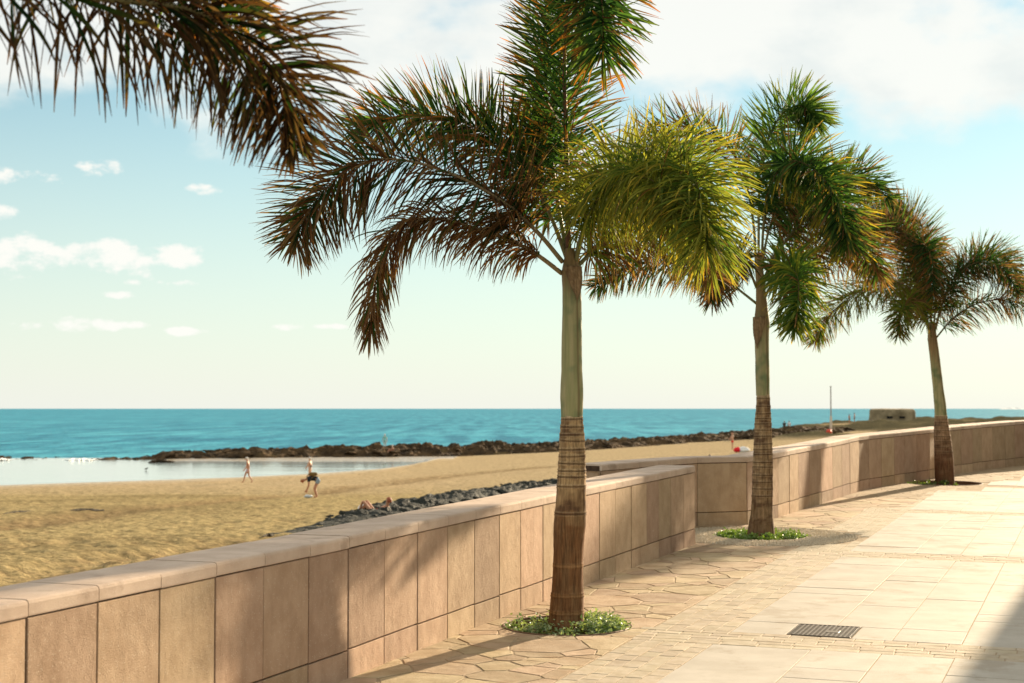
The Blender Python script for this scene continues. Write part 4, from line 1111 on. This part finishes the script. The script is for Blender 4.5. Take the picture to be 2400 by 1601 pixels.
# ------------------------------------------------------------------ bunker, pole, islet
def build_bunker():
    c = spot(2047, 272); base = c.z - 0.5
    wall_m = stone('bunker_concrete', (0.17, 0.13, 0.075), (0.33, 0.26, 0.155), 0.7, 0.95, 0.6, 5, 0)
    root = empty('bunker', (c.x, c.y, base)); tag(root, 'squat weathered concrete pillbox with two firing slits on the headland', 'bunker')
    n = 64; V, Fc = [], []
    top = 1.68
    prof = [(1.10, base), (1.05, base + 0.5), (1.0, base + 1.0), (0.985, top - 0.55), (0.97, top - 0.25), (0.90, top - 0.05), (0.78, top), (0.4, top + 0.05)]
    for s, z in prof:
        for k in range(n):
            a = 2 * math.pi * k / n; ca, sa = math.cos(a), math.sin(a)
            e = 3.4; rr = (abs(ca) ** e + abs(sa) ** e) ** (-1 / e)
            nz = fbm(Vector((ca * 3, sa * 3, z * 1.3)), 4) * 0.16
            V.append(Vector((c.x + ca * rr * 3.75 * s + ca * nz, c.y + sa * rr * 3.2 * s + sa * nz, z + nz * 0.4)))
    for i in range(len(prof) - 1):
        for k in range(n):
            j = (k + 1) % n; Fc.append((i * n + k, i * n + j, (i + 1) * n + j, (i + 1) * n + k))
    Fc.append(tuple((len(prof) - 1) * n + k for k in range(n)))
    mk('wall', V, Fc, wall_m, root)
    for dx in (-1.15, 0.95):
        x0 = c.x + dx; y0 = c.y - 3.32
        v, f = box(x0 - 0.45, x0 + 0.45, y0, y0 + 0.6, 0.05, 0.42); mk('firing_slit', v, f, M_DARK, root)
        v, f = box(x0 - 0.62, x0 + 0.62, y0 - 0.04, y0 + 0.5, 0.44, 0.56); mk('slit_lintel', v, f, wall_m, root)
build_bunker()
def build_pole():
    b = spot(1907, 205); z1 = at(1907, 889, 205).z
    root = empty('marker_pole', b); tag(root, 'tall thin pole standing in the sand left of the bunker', 'pole')
    m = plain('pole_paint', (0.62, 0.52, 0.40), 0.6); m2 = plain('pole_metal', (0.35, 0.31, 0.27), 0.5); m3 = plain('float_red', (0.65, 0.06, 0.02), 0.5)
    h = z1 - b.z
    v, f = tube([b + Vector((0, 0, z)) for z in (-0.3, h * 0.25, h * 0.40)], [0.17, 0.16, 0.14], 10); mk('lower_post', v, f, m, root)
    v, f = tube([b + Vector((0, 0, z)) for z in (h * 0.39, h * 0.7, h)], [0.085, 0.08, 0.07], 8); mk('upper_pole', v, f, m2, root)
    v, f = tube([b + Vector((0, 0, h + z)) for z in (0, 0.05, 0.12, 0.16)], [0.07, 0.12, 0.12, 0.03], 8); mk('cap', v, f, m2, root)
    pts = [b + Vector((-0.35, -0.4, 0.42 + 0.36 * math.sin(a))) for a in np.linspace(-1.5, 1.5, 9)]
    v, f = tube(pts, [0.38 * math.cos(a) + .01 for a in np.linspace(-1.5, 1.5, 9)], 14); o = mk('buoy', v, f, m3, smooth=True, origin=b)
    tag(o, 'small red buoy lying at the foot of the thin pole', 'buoy')
build_pole()
def build_islet():
    V, Fc = [], []; n = 40; d = 9000
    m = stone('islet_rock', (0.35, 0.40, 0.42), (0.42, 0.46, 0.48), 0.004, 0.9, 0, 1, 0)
    for i in range(n):
        x = (2295 + 56 * i / (n - 1)) * K; px = (x - 1200) / F * d
        h = 13 * math.sin(math.pi * i / (n - 1)) ** 0.6 * (0.7 + 0.5 * noise.noise(Vector((i * 0.4, 3, 1))))
        V += [Vector((px, d - 120, -6)), Vector((px, d, SEA_Z + h)), Vector((px, d + 120, -6))]
    for i in range(n - 1):
        for j in range(2): a = i * 3 + j; Fc.append((a, a + 1, a + 4, a + 3))
    tag(mk('islet', V, Fc, m, smooth=True), 'faint low land far out on the horizon at right', kind='structure')
build_islet()

# ------------------------------------------------------------------ people
SKIN = plain('skin_tan', (0.42, 0.20, 0.11), 0.55, var=0.08); SKIN2 = plain('skin_light', (0.52, 0.30, 0.19), 0.55, var=0.08)
HAIR_W = plain('hair_grey', (0.62, 0.57, 0.50), 0.7); HAIR_D = plain('hair_dark', (0.05, 0.03, 0.02), 0.6); HAIR_R = plain('hair_auburn', (0.30, 0.08, 0.03), 0.6)
EYE = plain('eye_dark', (0.02, 0.015, 0.01), 0.3)
def cloth(name, c): return plain(name, c, 0.85, var=0.12, scale=12, spec=0.2)
def skin_obj(name, joints, edges, radii, mat, parent, root_i=0, sub=2):
    po = org(parent)
    me = bpy.data.meshes.new(name); me.from_pydata([tuple(j) for j in joints], edges, []); me.update()
    ob = bpy.data.objects.new(name, me); COL.objects.link(ob); ob.parent = parent; me.materials.append(mat)
    ORG[ob.name] = po
    if not me.skin_vertices: 
        bpy.context.view_layer.objects.active = ob
    md = ob.modifiers.new('skin', 'SKIN'); md.use_smooth_shade = True
    if not me.skin_vertices:
        with bpy.context.temp_override(object=ob, active_object=ob, selected_objects=[ob]):
            bpy.ops.mesh.customdata_skin_add()
    for i, s in enumerate(me.skin_vertices[0].data):
        s.radius = (radii[i], radii[i]); s.use_root = (i == root_i)
    md2 = ob.modifiers.new('sub', 'SUBSURF'); md2.levels = sub; md2.render_levels = sub
    return ob
def limb_frame(a, b):
    return (Vector(b) - Vector(a)).normalized()
def person(name, label, base, heading, J, height=1.72, skin=None, hair=None, clothes=(), hair_long=False, cat='person', cap=None):
    """J: named joints in body space for a 1.72 m figure: x forward, y left, z up from the ground"""
    root = empty(name, base); tag(root, label, cat)
    skin = skin or SKIN; k = height / 1.72
    ch, sh = math.cos(heading), math.sin(heading)
    def tr(p): return Vector((p[0] * ch - p[1] * sh, p[0] * sh + p[1] * ch, p[2])) * k
    P = {n: tr(p) for n, p in J.items()}
    R = dict(pelvis=.115, waist=.105, chest=.125, neckb=.07, neck=.052, head=.085, crown=.075, hipL=.09, hipR=.09, kneeL=.056, kneeR=.056, ankL=.036, ankR=.036, toeL=.032, toeR=.032, shL=.058, shR=.058, elL=.040, elR=.040, wrL=.027, wrR=.027)
    names = ['pelvis', 'waist', 'chest', 'neckb', 'neck', 'head', 'crown', 'hipL', 'kneeL', 'ankL', 'toeL', 'hipR', 'kneeR', 'ankR', 'toeR', 'shL', 'elL', 'wrL', 'shR', 'elR', 'wrR']
    ix = {n: i for i, n in enumerate(names)}
    E = [('pelvis', 'waist'), ('waist', 'chest'), ('chest', 'neckb'), ('neckb', 'neck'), ('neck', 'head'), ('head', 'crown'), ('pelvis', 'hipL'), ('hipL', 'kneeL'), ('kneeL', 'ankL'), ('ankL', 'toeL'), ('pelvis', 'hipR'), ('hipR', 'kneeR'), ('kneeR', 'ankR'), ('ankR', 'toeR'), ('chest', 'shL'), ('shL', 'elL'), ('elL', 'wrL'), ('chest', 'shR'), ('shR', 'elR'), ('elR', 'wrR')]
    joints = [P[n] for n in names]; radii = [R[n] * k for n in names]; edges = [(ix[a], ix[b]) for a, b in E]
    fwd = tr((1, 0, 0)).normalized()
    # nose
    f_h = (P['crown'] - P['head']); fd = Vector((fwd - f_h.normalized() * fwd.dot(f_h.normalized())))
    if fd.length < 0.3: fd = Vector((0, 0, -1))
    fd.normalize()
    joints.append(P['head'] + fd * 0.105 * k); radii.append(0.014 * k); edges.append((ix['head'], len(joints) - 1))
    # hands: palm, four fingers of unequal length and a thumb
    for s in ('L', 'R'):
        d = limb_frame(P['el' + s], P['wr' + s]); side = d.cross(fwd)
        if side.length < 0.2: side = d.cross(Vector((0, 0, 1)))
        side.normalize(); wide = side.cross(d).normalized()
        pm = len(joints); joints.append(P['wr' + s] + d * 0.07 * k); radii.append(0.030 * k); edges.append((ix['wr' + s], pm))
        for q, ln in ((-1.5, .065), (-.5, .08), (.5, .085), (1.5, .072)):
            a = len(joints); joints.append(P['wr' + s] + d * 0.105 * k + wide * q * 0.02 * k); radii.append(0.0095 * k); edges.append((pm, a))
            joints.append(P['wr' + s] + (d * (0.105 + ln) + side * 0.02) * k + wide * q * 0.024 * k); radii.append(0.008 * k); edges.append((a, a + 1))
        a = len(joints); joints.append(P['wr' + s] + (d * 0.06 + wide * 0.055) * k); radii.append(0.011 * k); edges.append((pm, a))
        joints.append(P['wr' + s] + (d * 0.105 + wide * 0.07) * k); radii.append(0.009 * k); edges.append((a, a + 1))
    skin_obj('body', joints, edges, radii, skin, root)
    hd = P['head'].lerp(P['crown'], 0.45); upv = (P['crown'] - P['head']).normalized()
    # eyes
    lat = upv.cross(fd).normalized()
    for s in (-1, 1):
        c = P['head'] + upv * 0.03 * k + fd * 0.088 * k + lat * s * 0.033 * k
        v, f = tube([c - fd * .008, c, c + fd * .008], [.004, .012 * k, .004], 6); mk('eye', [x + org(root) for x in v], f, EYE, root)
    # hair: a cap over the back and top of the skull
    V, Fc = [], []; nl, ns = 8, 16
    for i in range(nl + 1):
        th = math.pi * 0.62 * i / nl
        for j in range(ns):
            a = 2 * math.pi * j / ns
            drop = th * (1.0 if math.cos(a) < 0.2 else 0.62)
            rr = 0.112 * k * (1 + 0.05 * noise.noise(Vector((i, j * 0.9, 2))))
            V.append(org(root) + hd + upv * math.cos(drop) * rr * 1.08 + (fd * math.cos(a) * 0.98 + lat * math.sin(a) * 0.86) * math.sin(drop) * rr)
    for i in range(nl):
        for j in range(ns):
            Fc.append((i * ns + j, i * ns + (j + 1) % ns, (i + 1) * ns + (j + 1) % ns, (i + 1) * ns + j))
    if hair: mk('hair', V, Fc, hair, root, smooth=True)
    for (nm, mat, chain, grow) in clothes:
        js, rd, ed = [], [], []; cur = {}
        for a, b, t in chain:           # edge a-b kept up to fraction t
            for n_ in (a,):
                if n_ not in cur: cur[n_] = len(js); js.append(P[n_]); rd.append(R[n_] * k + grow)
            if t >= 0.999:
                if b not in cur: cur[b] = len(js); js.append(P[b]); rd.append(R[b] * k + grow)
                ed.append((cur[a], cur[b]))
            else:
                js.append(P[a].lerp(P[b], t)); rd.append((R[a] + (R[b] - R[a]) * t) * k + grow * 1.3); ed.append((cur[a], len(js) - 1))
        skin_obj(nm, js, ed, rd, mat, root)
    return root, P, tr, k
STAND = dict(pelvis=(0, 0, .92), waist=(0, 0, 1.08), chest=(.01, 0, 1.28), neckb=(0, 0, 1.42), neck=(.01, 0, 1.49), head=(.03, 0, 1.58), crown=(.015, 0, 1.66),
             hipL=(0, .09, .86), hipR=(0, -.09, .86), kneeL=(.03, .10, .48), kneeR=(.03, -.10, .48), ankL=(0, .10, .08), ankR=(0, -.10, .08), toeL=(.15, .12, .03), toeR=(.15, -.12, .03),
             shL=(0, .19, 1.38), shR=(0, -.19, 1.38), elL=(-.02, .25, 1.10), elR=(-.02, -.25, 1.10), wrL=(.06, .26, .86), wrR=(.06, -.26, .86))
def pose(**kw): d = dict(STAND); d.update(kw); return d
WALK = pose(kneeL=(.18, .09, .50), ankL=(.27, .09, .09), toeL=(.42, .10, .04), kneeR=(-.06, -.09, .47), ankR=(-.30, -.09, .12), toeR=(-.17, -.10, .03), elL=(-.12, .24, 1.12), wrL=(-.10, .25, .88), elR=(.10, -.24, 1.12), wrR=(.24, -.23, .92), head=(.08, 0, 1.55), crown=(.085, 0, 1.64), chest=(.04, 0, 1.28), neck=(.05, 0, 1.48))
BEND = pose(pelvis=(-.16, 0, .93), waist=(0, 0, 1.00), chest=(.24, 0, 1.00), neckb=(.40, 0, .95), neck=(.47, 0, .92), head=(.57, 0, .88), crown=(.63, 0, .86), hipL=(-.18, .09, .86), hipR=(-.18, -.09, .86), kneeL=(-.02, .10, .47), kneeR=(.02, -.10, .47), ankL=(-.14, .10, .08), ankR=(-.10, -.10, .08), toeL=(.02, .12, .03), toeR=(.05, -.12, .03),
            shL=(.30, .18, .94), shR=(.30, -.18, .94), elL=(.30, .20, .66), elR=(.26, -.20, .66), wrL=(.40, .14, .42), wrR=(.36, -.12, .40))
SIT = pose(pelvis=(0, 0, .11), waist=(-.04, 0, .26), chest=(-.03, 0, .46), neckb=(0, 0, .60), neck=(.02, 0, .67), head=(.05, 0, .76), crown=(.04, 0, .84), hipL=(.02, .10, .11), hipR=(.02, -.10, .11), kneeL=(.36, .14, .42), kneeR=(.36, -.14, .42), ankL=(.58, .12, .08), ankR=(.58, -.12, .08), toeL=(.72, .13, .03), toeR=(.72, -.13, .03), shL=(0, .19, .56), shR=(0, -.19, .56), elL=(.18, .25, .38), elR=(.18, -.25, .38), wrL=(.36, .16, .46), wrR=(.36, -.16, .46))
LIE = pose(pelvis=(0, 0, .10), waist=(-.16, 0, .12), chest=(-.36, 0, .22), neckb=(-.48, 0, .33), neck=(-.52, 0, .40), head=(-.55, 0, .48), crown=(-.57, 0, .57), hipL=(.04, .10, .11), hipR=(.04, -.10, .11), kneeL=(.34, .14, .50), kneeR=(.34, -.14, .50), ankL=(.52, .12, .08), ankR=(.52, -.12, .08), toeL=(.66, .13, .03), toeR=(.66, -.13, .03), shL=(-.44, .19, .30), shR=(-.44, -.19, .30), elL=(-.56, .28, .08), elR=(-.56, -.28, .08), wrL=(-.34, .28, .05), wrR=(-.34, -.28, .05))
SHORTS = [('pelvis', 'waist', .35), ('pelvis', 'hipL', 1), ('hipL', 'kneeL', .5), ('pelvis', 'hipR', 1), ('hipR', 'kneeR', .5)]
BRIEF = [('pelvis', 'waist', .3), ('pelvis', 'hipL', 1), ('hipL', 'kneeL', .1), ('pelvis', 'hipR', 1), ('hipR', 'kneeR', .1)]
SUIT = [('pelvis', 'waist', 1), ('waist', 'chest', .95), ('pelvis', 'hipL', .7), ('pelvis', 'hipR', .7)]
TEE = [('waist', 'chest', 1), ('chest', 'neckb', .6), ('chest', 'shL', 1), ('shL', 'elL', .55), ('chest', 'shR', 1), ('shR', 'elR', .55), ('waist', 'pelvis', .5)]
LEFT = math.pi
def pt(dx, dy): return hit(dx, dy)
wk = pt(569, 1109)
person('person', 'bare-chested man in pale shorts walking left beside the tide pool', wk, LEFT, WALK, 1.82, SKIN, HAIR_W, [('shorts', cloth('shorts_pale_pink', (0.5, 0.38, 0.42)), SHORTS, .018)])
wo = spot(713, wk.y + 2.0)
person('person', 'woman in a dark swimsuit standing by the pool behind the bending man', wo, math.radians(165), pose(elL=(.08, .24, 1.12), wrL=(.2, .16, 1.0)), 1.74, SKIN2, HAIR_W, [('swimsuit', cloth('swimsuit_black', (0.02, 0.022, 0.03)), SUIT, .014)])
bm_ = pt(722, 1143)
root, P, tr, k = person('person', 'man in black t-shirt and grey shorts bending down to the sand', bm_, math.radians(188), BEND, 1.0 * 62 / 58 * 1.62, SKIN, HAIR_R, [('shorts', cloth('shorts_grey_blue', (0.26, 0.32, 0.37)), SHORTS, .03), ('t_shirt', cloth('tshirt_black', (0.015, 0.02, 0.025)), TEE, .03)])
def backpack(o, P, tr, k):
    c = P['chest'].lerp(P['waist'], 0.55) + Vector((0, 0, 0.20 * k)); V, Fc = [], []; n = 12
    base = org(o)
    for i in range(n + 1):
        th = math.pi * i / n
        for j in range(16):
            a = 2 * math.pi * j / 16; e = 0.55
            sx = lambda q: math.copysign(abs(q) ** e, q)
            V.append(base + c + tr((-.04 + .21 * sx(math.cos(th)), .15 * sx(math.sin(th)) * sx(math.cos(a)), .10 * sx(math.sin(th)) * sx(math.sin(a)))) )
    for i in range(n):
        for j in range(16): Fc.append((i * 16 + j, i * 16 + (j + 1) % 16, (i + 1) * 16 + (j + 1) % 16, (i + 1) * 16 + j))
    bo = mk('backpack', V, Fc, cloth('backpack_canvas', (0.17, 0.105, 0.035)), smooth=True, origin=base + c)
    tag(bo, 'brown canvas backpack on the back of the bending man', 'backpack')
    for s in (-1, 1):
        pts = spline([base + c + tr((.16, s * .10, .02)), base + P['neckb'] + tr((0, s * .12, .10)), base + P['chest'] + tr((.02, s * .17, -.06)), base + c + tr((-.12, s * .13, -.06))], 14)
        v, f = tube(pts, [.018] * 14, 6); mk('strap', v, f, bo.data.materials[0], bo)
backpack(root, P, tr, k)
def lump(name, label, cat, p, sx, sy, sz, mat, seed=1):
    V, Fc = [], []; n, m = 12, 20
    for i in range(n + 1):
        th = math.pi * i / n
        for j in range(m):
            a = 2 * math.pi * j / m; d = Vector((math.sin(th) * math.cos(a), math.sin(th) * math.sin(a), math.cos(th)))
            r = 1 + 0.35 * fbm(d * 1.6 + Vector((seed, 0, 0)), 3)
            V.append(Vector(p) + Vector((d.x * sx * r, d.y * sy * r, d.z * sz * r)))
    for i in range(n):
        for j in range(m): Fc.append((i * m + j, i * m + (j + 1) % m, (i + 1) * m + (j + 1) % m, (i + 1) * m + j))
    return tag(mk(name, V, Fc, mat, origin=p, smooth=True), label, cat)
WHITE = cloth('cloth_white', (0.78, 0.77, 0.74))
q = pt(708, 1142); lump('bag', 'small pale grey bag on the sand under the bending man’s hand', 'bag', q + Vector((0, 0, .05)), .22, .16, .09, cloth('bag_grey', (0.5, 0.53, 0.53)), 2)
q = pt(832, 1172); lump('bag', 'crumpled white bag beside the dark rock outcrop', 'bag', q + Vector((0, 0, .08)), .15, .12, .12, WHITE, 4)
q = pt(858, 1184)
person('person', 'auburn-haired sunbather reclining half hidden behind the rock outcrop', q, math.radians(160), LIE, 1.5, SKIN, HAIR_R, [('swimsuit', cloth('swimsuit_red', (0.35, 0.06, 0.03)), SUIT, .014)])
q = pt(871, 1178); lump('towel', 'white towel heap right of the reclining auburn-haired sunbather', 'towel', q + Vector((0, 0, .07)), .12, .1, .09, WHITE, 6)
# by the far wall
q = spot(1681, 160)
person('person', 'person in red shorts standing on the sand beyond the far parapet', q, math.radians(200), pose(elL=(.14, .24, 1.14), wrL=(.30, .12, 1.06), elR=(.14, -.24, 1.14), wrR=(.30, -.12, 1.06)), 1.72, SKIN2, HAIR_R, [('shorts', cloth('shorts_red', (0.62, 0.03, 0.03)), SHORTS, .02)])
RECL = 'sunbathers behind the far parapet'
q = spot(1606, 120); person('person', 'left of two sunbathers reclining with knees up behind the far parapet', q, math.radians(205), LIE, 1.7, SKIN2, HAIR_R, [('briefs', cloth('briefs_tan', (0.45, 0.3, 0.2)), BRIEF, .014)])
q = spot(1629, 121); person('person', 'right of two sunbathers sitting up behind the far parapet', q, math.radians(215), SIT, 1.7, SKIN2, HAIR_D, [('briefs', cloth('briefs_white', (0.7, 0.68, 0.64)), BRIEF, .014)])
q = spot(1692, 150); lump('beach_ball', 'red beach ball on the sand beyond the far parapet', 'ball', q + Vector((0, 0, .26)), .36, .3, .26, cloth('ball_red', (0.7, 0.02, 0.03)), 11)
q = spot(1706, 150); lump('towel', 'white towel bundle next to the red beach ball', 'towel', q + Vector((0, 0, .26)), .55, .35, .28, WHITE, 13)
# headland
for dx, lab, h, hd_ in ((1949, 'left of the two standing people on the headland beside the pole', 1.62, 20), (1961, 'taller right one of the two standing people on the headland', 1.82, 160)):
    q = spot(dx, 268); person('person', lab, q + Vector((0, 0, 0.15)), math.radians(hd_), pose(), h, SKIN, HAIR_D, [('shorts', cloth('shorts_dark', (0.06, 0.04, 0.04)), SHORTS, .02)])
for dx, lab, c in ((1800, 'person in dark clothes sitting on the headland rocks', (0.03, 0.045, 0.045)), (1811, 'person in a white shirt sitting on the headland rocks', (0.7, 0.68, 0.66))):
    q = spot(dx, 232); person('person', lab, q + Vector((0, 0, 0.75)), math.radians(80), SIT, 1.75, SKIN, HAIR_D, [('t_shirt', cloth('tshirt_far', c), TEE, .03), ('shorts', cloth('shorts_far', (0.05, 0.06, 0.07)), SHORTS, .02)])
q = spot(884, 185); person('person', 'tiny figure in turquoise standing on the far edge of the reef', Vector((q.x, q.y, -2.95)), math.radians(90), pose(), 1.7, SKIN2, HAIR_W, [('t_shirt', cloth('tshirt_turquoise', (0.25, 0.55, 0.48)), TEE, .03), ('shorts', cloth('shorts_turquoise', (0.3, 0.5, 0.45)), SHORTS, .02)])
q = spot(902, 170); person('person', 'sunbather in a white hat sitting against the foot of the reef', q + Vector((0, 0, 0.35)), math.radians(200), SIT, 1.7, SKIN, HAIR_W, [('briefs', cloth('briefs_brown', (0.3, 0.15, 0.08)), BRIEF, .014)])

# small things on the beach
def drift(name, label, cat, a, b, r, mat, seed):
    pts = spline([a, a.lerp(b, .35) + Vector((0, 0.1, r * .6)), a.lerp(b, .7) + Vector((0, -0.1, r * .4)), b], 24)
    rnd = random.Random(seed)
    v, f = tube([p + Vector((0, 0, r * .3)) for p in pts], [r * (0.35 + 0.65 * math.sin(math.pi * (i + 1) / 25)) * rnd.uniform(.7, 1.3) for i in range(24)], 8)
    tag(mk(name, v, f, mat, origin=a), label, cat)
M_WEED = stone('seaweed_dark', (0.02, 0.018, 0.012), (0.06, 0.045, 0.025), 5, 0.9, 0.8, 20, 0)
drift('seaweed', 'thin line of dark seaweed on the sand at the left edge', 'seaweed', pt(8, 1181), pt(84, 1176), .045, M_WEED, 1)
drift('seaweed', 'longer dark seaweed strand on the sand, right of the edge strand', 'seaweed', pt(148, 1177), pt(238, 1173), .06, M_WEED, 2)
drift('driftwood', 'dark piece of driftwood on the sand above the parapet', 'driftwood', pt(603, 1233), pt(629, 1230), .03, M_WEED, 3)
drift('pool_rock', 'low flat rock breaking the surface of the tide pool', 'rock', Vector((*spot(343, 156).xy, SEA_Z)), Vector((*spot(402, 157).xy, SEA_Z)), .16, M_ROCK, 5)
q = spot(338, 137); q.z = SEA_Z
def bird(p):
    m = plain('bird_feathers', (0.05, 0.045, 0.04), 0.7); root = empty('water_bird', p); tag(root, 'small dark water bird standing in the tide pool', 'bird')
    js = [Vector(x) * 0.42 for x in ((-.42, 0, .30), (-.2, 0, .32), (.1, 0, .36), (.26, 0, .48), (.33, 0, .60), (.40, 0, .63), (.54, 0, .61), (.02, .07, .2), (.03, .07, -.08), (.02, -.07, .2), (.03, -.07, -.08))]
    skin_obj('body', js, [(0, 1), (1, 2), (2, 3), (3, 4), (4, 5), (5, 6), (2, 7), (7, 8), (2, 9), (9, 10)], [.017, .056, .063, .03, .021, .025, .006, .013, .007, .013, .007], m, root, 2)
bird(q)
